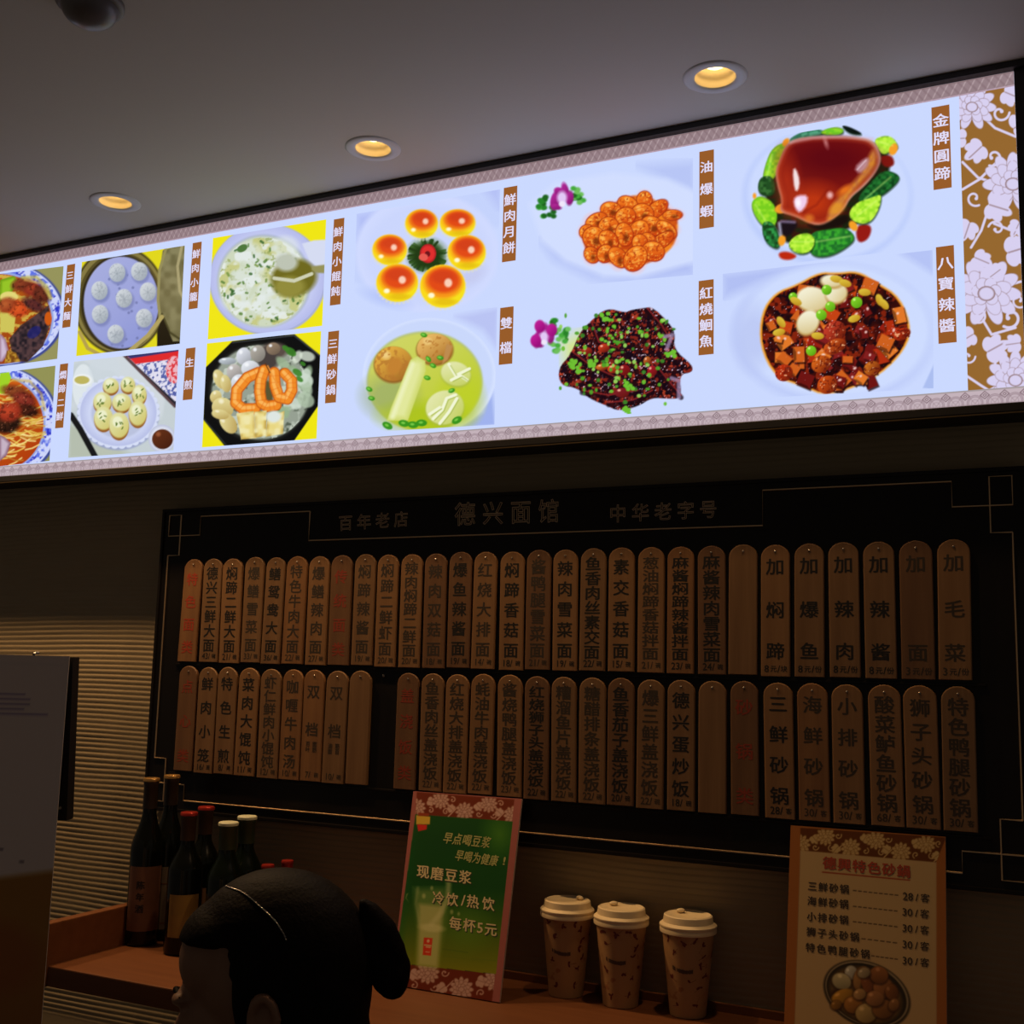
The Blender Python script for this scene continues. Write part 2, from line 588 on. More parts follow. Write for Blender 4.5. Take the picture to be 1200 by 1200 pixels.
# ================================================================== LIGHT BOX MENU
SY = -0.072                       # printed face
SX0, SX1, SZ0, SZ1 = -2.47, -0.0395, 1.8825, 2.3515
def sgn(u, v, lift=0.0):
    return on_y(u, v, SY - lift)
_c = [on_y(u, v, SY) for (u, v) in ((600, 194.5), (600, 515), (1192.5, 84), (1198, 470.5))]
SZ1 = float(_c[0][2]); SZ0 = float(_c[1][2]); SX1 = float((_c[2][0] + _c[3][0]) / 2)
sign = empty('menu_lightbox', ((SX0 + SX1) / 2, SY, SZ0), 'long backlit white menu lightbox with dish photos, above the black tablet board', 'lit sign')
M_frame = mat('black_frame', (0.012, 0.011, 0.012), 0.5)
fb = MB()
fb.box(SX0 - 0.014, SX1 + 0.022, -0.078, 0.0, SZ0 - 0.013, SZ0 - 0.0002, 0.0015)
fb.box(SX0 - 0.014, SX1 + 0.022, -0.086, 0.0, SZ1 + 0.0002, CEIL - 0.0003, 0.001)
fb.box(SX0 - 0.014, SX0 - 0.0002, -0.078, 0.0, SZ0 - 0.012, CEIL - 0.001, 0.001)
fb.box(SX1 + 0.0002, SX1 + 0.022, -0.078, 0.0, SZ0 - 0.012, CEIL - 0.001, 0.001)
fb.box(SX0 - 0.012, SX1 + 0.02, -0.006, 0.0, SZ0, SZ1)
fb.build('frame', M_frame, sign)
MB().box(SX0 - 0.014, SX1 + 0.022, -0.0786, -0.0745, SZ0 - 0.0152, SZ0 - 0.0135).build('edge_strip', mat('dull_brass', (0.20, 0.14, 0.07), 0.4, metal=0.8), sign)
M_panel = mat('backlit_white', (0.002, 0.002, 0.002), 0.5, spec=0.0, emit=tuple(srgb((203, 217, 255))), estr=SIGN_STRENGTH)
MB().box(SX0, SX1, SY, SY + 0.012, SZ0, SZ1).build('backlit_panel', M_panel, sign)
M_lit = print_mat('backlit_print', True)
def strip_quad(z1, z0, x0=SX0, x1=SX1, lift=0.0004):
    y = SY - lift
    return [(x0, y, z1), (x1, y, z1), (x1, y, z0), (x0, y, z0)]
BH = 0.0225
def paint_top(cv):                # ribbon of slanted strokes
    L = 2580
    cv.poly([(0, 0), (L, 0), (L, 24), (0, 24)], (150, 128, 134))
    t = ((cv.U * 1.0 + cv.V * 0.55) % 13.0)
    cv.mix(np.arange(len(cv.U)), np.clip(1.6 - np.abs(t - 4), 0, 1) * 0.6, (196, 176, 180))
    t = ((cv.U * 1.0 - cv.V * 0.8) % 13.0)
    cv.mix(np.arange(len(cv.U)), np.clip(2.4 - np.abs(t - 4), 0, 1) * 0.35, (122, 98, 104))
    cv.line([(0, 21.5), (L, 21.5)], 2.2, (196, 170, 190), 0.8)
    cv.line([(0, 1), (L, 1)], 2.0, (130, 106, 108), 0.7)
def paint_bot(cv):                # lattice of lozenges and fans
    i = np.arange(len(cv.U))
    cv.mix(i, np.full(len(i), 1.0), (196, 178, 186))
    per = 27.0
    u = (cv.U % per) - per / 2; v = cv.V - 8.5
    dk = (112, 88, 96)
    d1 = np.abs(np.abs(u) + np.abs(v) * 1.15 - 6.2)
    cv.mix(i, np.clip(1.35 - d1, 0, 1) * 0.9, dk)
    d2 = np.abs(np.abs(u) + np.abs(v) * 1.15 - 2.4)
    cv.mix(i, np.clip(1.2 - d2, 0, 1) * 0.9, dk)
    uu = ((cv.U + per / 2) % per) - per / 2
    rr = np.hypot(uu, cv.V - 19)
    for R in (5.0, 9.0, 11.0):
        cv.mix(i, np.clip(1.0 - np.abs(rr - R), 0, 1) * (0.75 if R > 6 else 0.4), (135, 112, 122))
    d3 = np.abs(np.abs(u) - np.abs(cv.V - 8) * 0.8 - 4)
    cv.mix(i, np.clip(1.1 - d3, 0, 1) * 0.5 * (cv.V > 9), (140, 118, 124))
    cv.mix(i, np.clip(2.6 - cv.V, 0, 1) * 0.9, (160, 150, 150))
    cv.mix(i, np.clip(cv.V - 20, 0, 1) * 0.6, (150, 128, 132))
printed('border_strip', strip_quad(SZ1, SZ1 - BH), paint_top, (170, 150, 155), M_lit, sign, cells=(2000, 26), uv=(2580, 22.5))
printed('border_strip', strip_quad(SZ0 + BH, SZ0), paint_bot, (190, 172, 180), M_lit, sign, cells=(2300, 26), uv=(2580, 22.5))

# ---- the floral scroll print (also used on the standing cards)
def blossom(cv, x, y, r, wh, dk, a0=-math.pi / 2):
    for ring, (R, n, w_) in enumerate(((1.0, 11, 0.21), (0.72, 9, 0.20), (0.42, 6, 0.18))):
        for k in range(n):
            a = a0 + (k - (n - 1) / 2) * (2.0 * math.pi / (n + 0.4))
            cx, cy = x + math.cos(a) * r * R * 0.62, y + math.sin(a) * r * R * 0.62
            cv.ell(cx, cy, r * R * 0.40 + 0.4, r * w_ + 0.4, dk, a, op=0.7)
            cv.ell(cx, cy, r * R * 0.40, r * w_ - 0.3, wh, a)
    cv.ell(x, y + r * 0.05, r * 0.26, r * 0.22, wh, rim=dk)

def leaf(cv, x, y, r, a, wh, dk):
    for k, (da, q) in enumerate(((-1.1, 0.62), (-0.5, 0.85), (0.1, 1.0), (0.7, 0.82), (1.3, 0.6))):
        b = a + da
        cv.ell(x + math.cos(b) * r * 0.5 * q, y + math.sin(b) * r * 0.5 * q, r * 0.52 * q, r * 0.24, wh, b)
    cv.line([(x, y), (x + math.cos(a) * r * 0.8, y + math.sin(a) * r * 0.8)], max(0.8, r * 0.07), dk, 0.6)

def curl(cv, x, y, r, a, wh, sgn_=1):
    pts = []
    for k in range(22):
        t = k / 21
        rr = r * (1 - 0.78 * t)
        pts.append((x + math.cos(a + sgn_ * t * 5.6) * rr, y + math.sin(a + sgn_ * t * 5.6) * rr))
    cv.line(pts, max(1.2, r * 0.26), wh)
    cv.ell(pts[-1][0], pts[-1][1], r * 0.2, r * 0.2, wh)

WH, DK, BR = (216, 208, 240), (140, 110, 110), (150, 104, 48)
def paint_scroll_panel(cv):
    cv.C[:] = np.array(BR) / 255.0
    for (x0, y0, x1, y1, x2, y2) in ((1128, 190, 1146, 208, 1170, 216), (1128, 222, 1148, 210, 1168, 190), (1150, 135, 1166, 150, 1190, 160),
                                     (1132, 440, 1150, 452, 1166, 462), (1196, 330, 1176, 336, 1160, 350), (1150, 462, 1170, 452, 1196, 440), (1165, 262, 1185, 270, 1197, 268),
                                     (1160, 240, 1150, 270, 1138, 290), (1150, 372, 1162, 392, 1190, 384)):
        cv.line([(x0, y0), (x1, y1), (x2, y2)], 3.0, WH)
    for f in ((1139, 124, 28), (1187, 214, 35), (1156, 342, 40), (1190, 444, 33)):
        blossom(cv, *f, WH, DK)
    for f in ((1150, 172, 19, 2.4), (1189, 150, 20, -0.6), (1160, 240, 22, 0.3), (1136, 262, 18, 1.9), (1182, 296, 24, -0.3), (1143, 302, 17, 0.4),
              (1158, 412, 22, -0.5), (1140, 392, 16, 2.6), (1178, 108, 18, 0.4), (1194, 262, 14, 2.0), (1194, 402, 15, 3.0), (1130, 162, 15, 3.1), (1172, 316, 14, 2.5)):
        leaf(cv, f[0], f[1], f[2] * 1.25, f[3], WH, DK)
    for f in ((1172, 132, 11, 0.0, 1), (1164, 184, 11, 2.0, -1), (1142, 232, 10, 1.0, 1), (1168, 268, 10, 3.4, 1), (1190, 276, 9, 0.5, -1), (1146, 372, 10, -1.2, 1),
              (1184, 372, 13, 2.2, -1), (1174, 424, 11, 1.0, 1), (1194, 188, 9, 2.4, 1), (1134, 418, 9, 0.0, 1), (1194, 352, 9, 1.0, 1), (1136, 336, 8, 3.0, -1)):
        curl(cv, *f[:4], WH, f[4])
    # thin darker outline of the ornament comes from the print's own brown
x0 = float(sgn(1128, 250)[0])
printed('floral_panel', [(x0, SY - 0.0004, SZ1 - BH), (SX1, SY - 0.0004, SZ1 - BH), (SX1, SY - 0.0004, SZ0 + BH), (x0, SY - 0.0004, SZ0 + BH)], paint_scroll_panel, BR, M_lit, sign, step=0.75)

# ---- dish photographs
WB = (203, 217, 255)
YEL = (240, 230, 22)
def rnd(seed): return random.Random(seed)

def dish_redbraise_noodles(cv):      # top left, beef and aubergine noodles
    cv.frame(0, 240, 0.26667)
    cv.ell(0, 480, 285, 232, (58, 70, 150), soft=2)
    cv.ell(-4, 478, 278, 226, (206, 214, 250))
    ring = cv.inside(-4, 478, 272, 222)
    cv.grain(ring, (70, 92, 222), 5.5, 0.50, 3, 0.8)
    cv.grain(ring, (36, 40, 190), 4.0, 0.62, 9, 0.8)
    cv.ell(-4, 500, 240, 205, (150, 170, 230))
    cv.ell(-6, 502, 232, 198, (186, 96, 26), edge=(150, 56, 12))
    cv.grain(cv.inside(-6, 502, 228, 194), (214, 190, 80), 4.5, 0.50, 21, 0.8, 0.6)
    cv.poly([(0, 470), (70, 480), (60, 560), (0, 560)], (206, 196, 90))
    cv.poly([(-5, 440), (0, 330), (62, 312), (86, 345), (40, 395), (15, 420)], (150, 196, 40), edge=(104, 150, 20))
    cv.ell(40, 405, 40, 24, (226, 214, 120))
    for x, y, rx, ry, an, c, c2 in ((140, 368, 58, 34, 0.5, (128, 40, 30), (176, 70, 40)), (92, 350, 40, 26, -0.3, (112, 44, 26), (150, 70, 40)), (185, 395, 40, 34, 0.8, (86, 36, 26), (120, 54, 34)), (78, 456, 46, 38, 0.2, (196, 66, 28), (226, 96, 40)), (28, 440, 40, 30, -0.4, (150, 60, 30), (190, 100, 50)), (150, 440, 50, 24, 0.5, (70, 34, 40), (110, 50, 40))):
        cv.ell(x, y, rx, ry, c, an, soft=5); cv.ell(x - 6, y - 4, rx * 0.6, ry * 0.55, c2, an, soft=7, op=0.8)
        cv.grain(cv.inside(x, y, rx, ry, an), tuple(int(v * 0.55) for v in c), 3.0, 0.56, int(x), 0.6)
    cv.line([(100, 320), (160, 318), (205, 360), (222, 410)], 14, (200, 190, 90), 0.8, soft=3); cv.line([(110, 330), (180, 345), (215, 400)], 8, (226, 200, 100), 0.7, soft=3)
    cv.poly([(40, 590), (90, 530), (150, 490), (215, 440), (222, 520), (190, 620), (120, 690), (60, 690)], (34, 28, 36), edge=(70, 42, 30), tex=((84, 60, 62), 3, 5))
    cv.ell(150, 560, 34, 22, (30, 34, 120), -0.7, op=0.7)
    cv.poly([(-5, 560), (25, 590), (40, 650), (10, 690), (-5, 690)], (206, 186, 210), edge=(150, 110, 130))
    cv.poly([(30, 640), (70, 650), (90, 690), (20, 695)], (196, 150, 50), tex=((120, 70, 20), 2, 8))
    cv.ell(212, 500, 16, 30, (206, 90, 20))
def dish_twin_noodles(cv):           # bottom left
    cv.frame(0, 240, 0.26667)
    cv.ell(0, 960, 262, 250, (62, 76, 150), soft=2)
    cv.ell(-4, 958, 254, 244, (206, 214, 250))
    ring = cv.inside(-4, 958, 246, 238)
    cv.grain(ring, (70, 92, 222), 5.5, 0.50, 13, 0.8)
    cv.grain(ring, (36, 40, 190), 4.0, 0.60, 19, 0.85)
    cv.ell(-4, 960, 204, 212, (150, 170, 230))
    cv.ell(-6, 962, 197, 206, (206, 96, 22), edge=(176, 60, 12))
    r = rnd(4)
    for k in range(120):
        x = r.uniform(20, 185); y = r.uniform(760, 1130)
        a = r.uniform(-0.7, 0.5)
        if ((x + 6) / 190) ** 2 + ((y - 962) / 196) ** 2 < 0.9:
            cv.line([(x - 34 * math.cos(a), y - 30 * math.sin(a)), (x, y + 6), (x + 34 * math.cos(a), y + 24 * math.sin(a))], 6, r.choice([(236, 206, 96), (216, 176, 70), (246, 224, 140), (186, 120, 40)]), 0.9)
    cv.poly([(-5, 830), (0, 740), (40, 735), (50, 760), (20, 830)], (160, 210, 40))
    for x, y, rx, ry, an, c, c2 in ((70, 822, 60, 26, 0.2, (110, 46, 22), (150, 76, 40)), (108, 858, 50, 32, 0.3, (112, 34, 26), (156, 60, 44)), (120, 905, 50, 26, 0.1, (52, 20, 14), (84, 36, 22)), (30, 960, 62, 44, -0.2, (40, 20, 14), (66, 34, 20)), (40, 910, 54, 42, -0.2, (150, 46, 28), (196, 70, 40))):
        cv.ell(x, y, rx, ry, c, an, soft=5); cv.ell(x - 6, y - 5, rx * 0.55, ry * 0.5, c2, an, soft=7, op=0.85)
        cv.grain(cv.inside(x, y, rx, ry, an), tuple(int(v * 0.5) for v in c), 3.0, 0.56, int(x), 0.6); cv.grain(cv.inside(x, y, rx * .8, ry * .8, an), (220, 140, 100), 2.0, 0.74, int(y), 0.6)
    cv.line([(60, 770), (130, 775), (180, 830), (196, 900)], 12, (206, 176, 80), 0.7, soft=3)
    cv.poly([(-5, 1010), (20, 1020), (48, 1046), (30, 1100), (-5, 1130)], (198, 178, 196), edge=(130, 90, 110))
def dish_basket_buns(cv):
    cv.frame(0, 240, 0.26667)
    cv.ell(525, 420, 205, 238, (74, 66, 30), soft=2)
    cv.ell(525, 420, 197, 228, (134, 122, 66))
    cv.ell(528, 425, 184, 214, (88, 78, 38))
    cv.ell(530, 432, 174, 212, (54, 46, 24))
    cv.ell(533, 430, 165, 202, (166, 172, 222), edge=(140, 150, 214), soft=1.5)
    r = rnd(2)
    for k in range(40):
        x, y = r.uniform(390, 680), r.uniform(250, 620)
        if ((x - 533) / 150) ** 2 + ((y - 430) / 190) ** 2 < 1:
            cv.ell(x, y, 6, 6, (110, 118, 170), op=0.8)
    for x, y in ((515, 298), (612, 293), (437, 377), (650, 382), (545, 411), (440, 481), (633, 498), (508, 568)):
        cv.ell(x + 6, y + 10, 40, 44, (128, 136, 190), soft=3)
        cv.ell(x, y, 36, 41, (208, 214, 220), edge=(158, 168, 178), soft=1.2)
        for k in range(7):
            a = k * 0.9 + x
            cv.line([(x, y + 4), (x + 22 * math.cos(a), y + 4 + 26 * math.sin(a))], 3.4, (150, 160, 168), 0.55)
        cv.grain(cv.inside(x, y, 34, 38), (150, 158, 170), 1.9, 0.60, int(x), 0.5)
    cv.poly([(715, 200), (812, 170), (812, 640), (700, 600), (690, 380)], (110, 104, 68), tex=((136, 130, 92), 7, 4))
    cv.line([(730, 190), (700, 290), (694, 420), (712, 560), (740, 620)], 12, (150, 142, 90))
    cv.line([(800, 180), (780, 270), (790, 380), (812, 420)], 12, (170, 160, 116))
    cv.line([(712, 480), (745, 560), (790, 590)], 10, (70, 66, 36))
    cv.poly([(690, 560), (712, 490), (760, 600), (795, 600), (795, 620), (690, 625)], (26, 22, 12))
    cv.line([(712, 492), (650, 575), (560, 650)], 18, (176, 160, 96))
    cv.line([(350, 560), (385, 630), (460, 670)], 16, (180, 160, 80))
def dish_pan_buns(cv):
    cv.frame(0, 240, 0.26667)
    cv.grain(lambda U, V: U > 0, (186, 198, 200), 30, 0.45, 3, 0.5)
    cv.poly([(300, 960), (420, 1000), (600, 1115), (300, 1115)], (170, 178, 150), soft=8, op=0.6)
    cv.poly([(540, 655), (800, 625), (800, 905), (770, 888)], (36, 36, 48))
    cv.poly([(560, 668), (800, 630), (800, 880), (768, 862)], (226, 224, 240))
    tri = cv.inpoly([(600, 700), (800, 670), (800, 880), (765, 860)])
    cv.grain(tri, (70, 84, 160), 2.6, 0.48, 5, 0.9)
    cv.poly([(560, 666), (800, 632), (800, 672), (596, 700)], (222, 40, 44))
    cv.poly([(560, 664), (800, 628), (800, 640), (572, 676)], (50, 50, 110))
    cv.ell(765, 725, 36, 60, (236, 180, 190)); cv.grain(cv.inside(765, 725, 36, 60), (220, 60, 70), 2.4, 0.5, 8)
    cv.line([(545, 662), (768, 886)], 12, (90, 66, 70))
    cv.ell(366, 800, 48, 100, (222, 230, 234)); cv.ell(362, 770, 42, 27, (236, 240, 240)); cv.ell(360, 770, 33, 18, (190, 180, 96))
    cv.ell(460, 720, 70, 60, (206, 216, 224), op=0.7, soft=3)
    cv.ell(520, 922, 178, 156, (150, 160, 200), soft=3)
    for k in range(34):
        a = k * 2 * math.pi / 34
        cv.ell(520 + 166 * math.cos(a), 912 + 146 * math.sin(a), 17, 15, (214, 222, 246))
    cv.ell(520, 912, 168, 148, (210, 218, 246), rim=(186, 194, 232))
    cv.ell(522, 918, 122, 108, (186, 194, 222), soft=3)
    r = rnd(6)
    for x, y, rx, ry in ((487, 795, 35, 36), (562, 790, 32, 36), (612, 832, 32, 44), (535, 868, 42, 42), (450, 866, 40, 46), (605, 916, 40, 58), (455, 938, 42, 54), (523, 968, 44, 60)):
        cv.ell(x, y + 8, rx, ry, (150, 92, 36)); cv.ell(x, y, rx, ry * 0.94, (224, 224, 166), edge=(208, 198, 112), soft=2)
        cv.ell(x - 6, y - 14, rx * 0.5, ry * 0.4, (240, 244, 214), op=0.8, soft=2)
        for q in range(5):
            a = r.uniform(0, 3.1)
            cx, cy = x + r.uniform(-18, 18), y + r.uniform(-24, 12)
            cv.line([(cx, cy), (cx + 9 * math.cos(a), cy + 9 * math.sin(a))], 5, (90, 116, 40))
    cv.line([(312, 925), (352, 985), (420, 1110)], 26, (22, 24, 26))
    cv.ell(712, 1028, 60, 62, (226, 230, 244), rim=(190, 196, 220)); cv.ell(714, 1030, 46, 44, (96, 46, 22), edge=(70, 30, 16), hi=(150, 84, 50))
def dish_wonton(cv):
    cv.frame(200, 230, 0.2582)
    cv.ell(440, 378, 266, 252, (170, 176, 214), soft=2)
    cv.ell(438, 375, 258, 246, (204, 210, 246), rim=(184, 190, 236))
    cv.ell(424, 385, 214, 212, (170, 180, 206), soft=3)
    cv.ell(422, 388, 206, 206, (206, 216, 190), soft=4)
    soup = cv.inside(422, 388, 200, 200)
    cv.grain(soup, (196, 196, 110), 12, 0.5, 3, 0.7)
    cv.grain(soup, (232, 238, 236), 10, 0.52, 8, 0.85)
    cv.grain(soup, (150, 164, 90), 4, 0.66, 12, 0.7)
    for x, y, rx, ry in ((360, 260, 60, 50), (320, 390, 46, 60), (390, 330, 40, 60), (290, 470, 60, 50), (440, 490, 80, 60), (520, 230, 60, 50), (430, 420, 40, 50)):
        cv.ell(x, y, rx, ry, (226, 234, 232), op=0.55, soft=6)
    r = rnd(11)
    for k in range(60):
        a = r.uniform(0, 6.28); q = math.sqrt(r.random()) * 190
        x, y = 422 + q * math.cos(a), 388 + q * math.sin(a)
        b = r.uniform(0, 3.1); L = r.uniform(5, 12)
        cv.line([(x, y), (x + L * math.cos(b), y + L * math.sin(b))], r.uniform(6, 13), r.choice([(90, 130, 60), (120, 150, 70), (60, 104, 50)]), 0.85)
    cv.ell(325, 236, 26, 16, (80, 120, 60), -0.5)
    cv.ell(560, 370, 104, 84, (112, 106, 32), -0.25, soft=6)
    cv.ell(540, 410, 70, 46, (146, 140, 60), soft=6)
    cv.ell(525, 300, 52, 40, (190, 196, 180), soft=5)
    cv.line([(470, 372), (560, 384), (640, 352)], 16, (206, 208, 180))
    cv.poly([(596, 215), (650, 200), (720, 196), (720, 310), (660, 318), (628, 290)], (214, 220, 242), soft=2)
    cv.poly([(640, 318), (720, 308), (720, 350), (670, 348), (640, 336)], (150, 146, 90), soft=2)
def dish_pot(cv):
    cv.frame(200, 230, 0.2582)
    cv.poly([(280, 658), (470, 632), (562, 626), (680, 722), (670, 950), (560, 1110), (250, 1140), (148, 1014), (156, 780)], (12, 14, 16), soft=1.2)
    cv.line([(280, 664), (560, 632), (676, 724)], 5, (60, 64, 66)); cv.line([(150, 1010), (252, 1130)], 6, (44, 50, 52))
    cv.ell(405, 892, 232, 226, (30, 32, 30), soft=3)
    cv.ell(408, 890, 222, 214, (150, 160, 146), soft=3)
    inn = cv.inside(408, 890, 222, 214)
    cv.grain(inn, (204, 214, 200), 7, 0.48, 5, 0.8)
    cv.grain(inn, (70, 80, 66), 6, 0.64, 6, 0.8)
    cv.ell(470, 700, 60, 36, (90, 76, 70), soft=4); cv.ell(440, 740, 50, 50, (70, 62, 60), soft=6)
    r = rnd(3)
    for k in range(22):
        x, y = r.uniform(500, 625), r.uniform(720, 1020)
        cv.ell(x, y, r.uniform(16, 34), r.uniform(22, 44), r.choice([(206, 220, 206), (176, 196, 170), (222, 232, 216), (150, 176, 140)]), r.uniform(0, 3), op=0.8, soft=2)
    for x, y, q in ((545, 706, 28), (522, 690, 18), (575, 800, 24), (585, 830, 18), (600, 760, 14), (480, 960, 18), (460, 985, 14)):
        cv.ell(x, y, q, q * 0.6, (60, 130, 40), 0.6, op=0.9)
    for x, y, rx, ry, c in ((258, 748, 40, 16, (196, 206, 214)), (332, 727, 34, 40, (222, 226, 236)), (396, 714, 34, 38, (176, 170, 160)), (466, 692, 32, 28, (150, 128, 106)),
                            (288, 796, 34, 34, (200, 194, 190)), (362, 782, 42, 36, (230, 234, 242)), (312, 846, 38, 38, (224, 228, 236))):
        cv.ell(x, y, rx, ry, c, edge=tuple(int(q * 0.72) for q in c), hi=(246, 248, 252))
    for x, y, rx, ry, a in ((222, 830, 26, 46, -0.4), (250, 850, 24, 40, -0.2), (205, 910, 26, 30, 0.3), (236, 960, 50, 46, 0.5), (262, 1030, 34, 52, -0.6), (225, 990, 40, 22, 0.2)):
        cv.ell(x, y, rx, ry, (226, 214, 150), a, edge=(186, 160, 90), hi=(244, 238, 206))
    cv.ell(430, 890, 40, 60, (90, 84, 50), soft=4)
    for pts in (((398, 800), (348, 822), (300, 880), (296, 938), (330, 966), (382, 964)), ((424, 790), (408, 838), (404, 888), (412, 938), (440, 954), (478, 948)),
                ((470, 800), (474, 860), (492, 912), (530, 920), (550, 880), (548, 836), (518, 804))):
        cv.line(pts, 52, (196, 90, 20)); cv.line(pts, 42, (240, 140, 40)); cv.line([(x - 6, y - 6) for x, y in pts], 15, (252, 186, 96), 0.9)
        for q in range(1, len(pts)):
            for t in (0.25, 0.75):
                x = pts[q - 1][0] * (1 - t) + pts[q][0] * t; y = pts[q - 1][1] * (1 - t) + pts[q][1] * t
                dx, dy = pts[q][0] - pts[q - 1][0], pts[q][1] - pts[q - 1][1]
                L = math.hypot(dx, dy); cv.line([(x - dy / L * 21, y + dx / L * 21), (x + dy / L * 21, y - dx / L * 21)], 4, (214, 96, 26), 0.4)
    cv.line([(440, 770), (470, 830), (500, 880)], 6, (236, 150, 60)); cv.line([(430, 760), (450, 800)], 5, (90, 50, 20))
    for pts in ([(298, 986), (378, 974), (388, 1098), (320, 1104)], [(380, 978), (436, 972), (432, 1086), (388, 1096)], [(440, 1004), (516, 974), (510, 1078), (430, 1092)]):
        cv.poly(pts, (232, 214, 130), edge=(190, 156, 70), tex=((240, 230, 170), 5, 3))
    cv.ell(468, 1000, 34, 26, (222, 230, 226), soft=3)
def dish_mooncakes(cv):
    cv.frame(390, 200, 0.2668)
    cv.grain(lambda U, V: U > 0, (180, 194, 246), 60, 0.5, 3, 0.25)
    cv.poly([(100, 190), (300, 150), (160, 250), (105, 310)], (180, 192, 246), soft=14); cv.poly([(640, 60), (750, 40), (735, 170), (700, 130)], (182, 194, 246), soft=14)
    cv.ell(415, 360, 316, 262, (208, 218, 255), soft=6); cv.ell(415, 370, 276, 226, (203, 214, 253), soft=10)
    cv.ell(230, 560, 90, 30, (176, 192, 248), 0.3, op=0.7, soft=10); cv.ell(610, 460, 60, 34, (196, 200, 236), -0.5, op=0.7, soft=10)
    cv.ell(415, 372, 84, 72, (120, 150, 110), soft=10)
    r = rnd(7)
    for k in range(46):
        a = r.uniform(0, 6.28)
        cv.line([(415 + 20 * math.cos(a), 368 + 16 * math.sin(a)), (415 + 84 * math.cos(a), 372 + 70 * math.sin(a))], 11, r.choice([(30, 70, 20), (20, 50, 14), (60, 100, 40)]), 0.85)
    cv.ell(415, 374, 68, 58, (24, 56, 16), soft=8)
    cv.ell(418, 364, 36, 42, (222, 44, 44), rim=(170, 24, 34)); cv.ell(416, 366, 12, 13, (110, 12, 24)); cv.ell(398, 380, 20, 16, (230, 90, 80))
    for x, y, rx, ry in ((390, 233, 72, 64), (548, 231, 78, 62), (250, 348, 76, 68), (588, 360, 84, 78), (283, 493, 92, 84), (483, 508, 100, 95)):
        for k in range(30):
            a = k * 6.283 / 30
            cv.ell(x + rx * math.cos(a), y + 6 + ry * math.sin(a), 7, 7, (222, 222, 206), op=0.6)
        cv.ell(x, y, rx, ry, (252, 214, 22), edge=(246, 226, 30), soft=1.6)
        cv.ell(x + 2, y - ry * 0.18, rx * 0.86, ry * 0.74, (246, 150, 24), soft=5)
        cv.ell(x + 4, y - ry * 0.28, rx * 0.72, ry * 0.58, (226, 74, 22), soft=5)
        cv.ell(x + 2, y - ry * 0.42, rx * 0.5, ry * 0.3, (206, 60, 26), op=0.7, soft=4)
        cv.ell(x + rx * 0.24, y - ry * 0.16, rx * 0.17, ry * 0.2, (255, 222, 200), soft=2.5, op=0.9)
        cv.ell(x - rx * 0.5, y + ry * 0.42, rx * 0.14, ry * 0.12, (255, 250, 210), soft=2)
        cv.ell(x + rx * 0.1, y + ry * 0.72, rx * 0.5, ry * 0.16, (222, 176, 14), op=0.6, soft=3)
def dish_double_soup(cv):
    cv.frame(390, 200, 0.2668)
    cv.poly([(540, 640), (730, 600), (722, 780), (660, 700)], (186, 196, 244), soft=10); cv.poly([(700, 960), (715, 1120), (560, 1130), (660, 1060)], (160, 178, 238), soft=6)
    cv.ell(424, 900, 292, 252, (214, 226, 255), soft=2); cv.ell(424, 896, 280, 240, (202, 216, 252), soft=4)
    cv.ell(404, 926, 254, 220, (178, 192, 120), soft=3)
    cv.ell(404, 928, 248, 214, (206, 212, 98), edge=(184, 202, 40), soft=4)
    cv.ell(250, 990, 110, 90, (150, 168, 110), soft=22, op=0.7); cv.ell(560, 1000, 90, 110, (190, 208, 40), soft=20, op=0.8); cv.ell(400, 1080, 160, 60, (170, 194, 24), soft=18, op=0.8)
    for x, y, rx, ry, c in ((266, 848, 82, 76, (228, 174, 66)), (448, 782, 78, 66, (232, 184, 100))):
        cv.ell(x, y + 6, rx + 4, ry + 4, (150, 100, 40), soft=3); cv.ell(x, y, rx, ry, c, edge=(166, 108, 40), hi=(240, 206, 130))
        cv.grain(cv.inside(x, y, rx, ry), (180, 116, 46), 4, 0.55, int(x), 0.7)
    cv.ell(270, 858, 30, 40, (196, 130, 50), 0.5, soft=4); cv.poly([(500, 760), (526, 770), (505, 830), (480, 850)], (190, 140, 80), soft=2)
    cv.poly([(342, 830), (372, 815), (406, 836), (408, 880), (330, 1098), (238, 1098), (256, 1040)], (226, 232, 156), soft=1.5, edge=(206, 216, 110), ew=8)
    cv.line([(350, 850), (300, 980), (262, 1080)], 22, (240, 244, 196), 0.8, soft=4)
    for x, y, rx, ry, a in ((540, 892, 66, 52, 0.3), (492, 1040, 84, 74, -0.3)):
        cv.ell(x, y + 6, rx, ry, (170, 184, 70), a, soft=4); cv.ell(x, y, rx, ry, (226, 230, 170), a, edge=(196, 208, 100), soft=2)
    for pts in ([(510, 850), (540, 900), (600, 870)], [(520, 920), (560, 900), (590, 920)], [(440, 1090), (480, 1050), (500, 1000), (540, 985)], [(470, 1110), (510, 1060), (545, 1000)], [(425, 1070), (470, 1040)]):
        cv.line(pts, 13, (242, 246, 214)); cv.line([(x + 8, y + 6) for x, y in pts], 5, (170, 186, 84), 0.8)
    for x, y, a in ((312, 1110, 0.2), (352, 1116, 0.1), (390, 1108, 0), (160, 960, 0.5), (170, 1000, 0.2), (240, 1120, 0.5), (415, 910, 0.3), (472, 822, 0.2), (440, 856, 0.5), (545, 1096, -0.5), (400, 722, 0.3), (522, 966, -0.4), (420, 828, 0.9)):
        cv.ell(x, y, 24 if y > 1090 else 15, 15 if y > 1090 else 10, (56, 148, 30), a); cv.ell(x - 3, y - 2, 9, 5, (120, 200, 70), a)
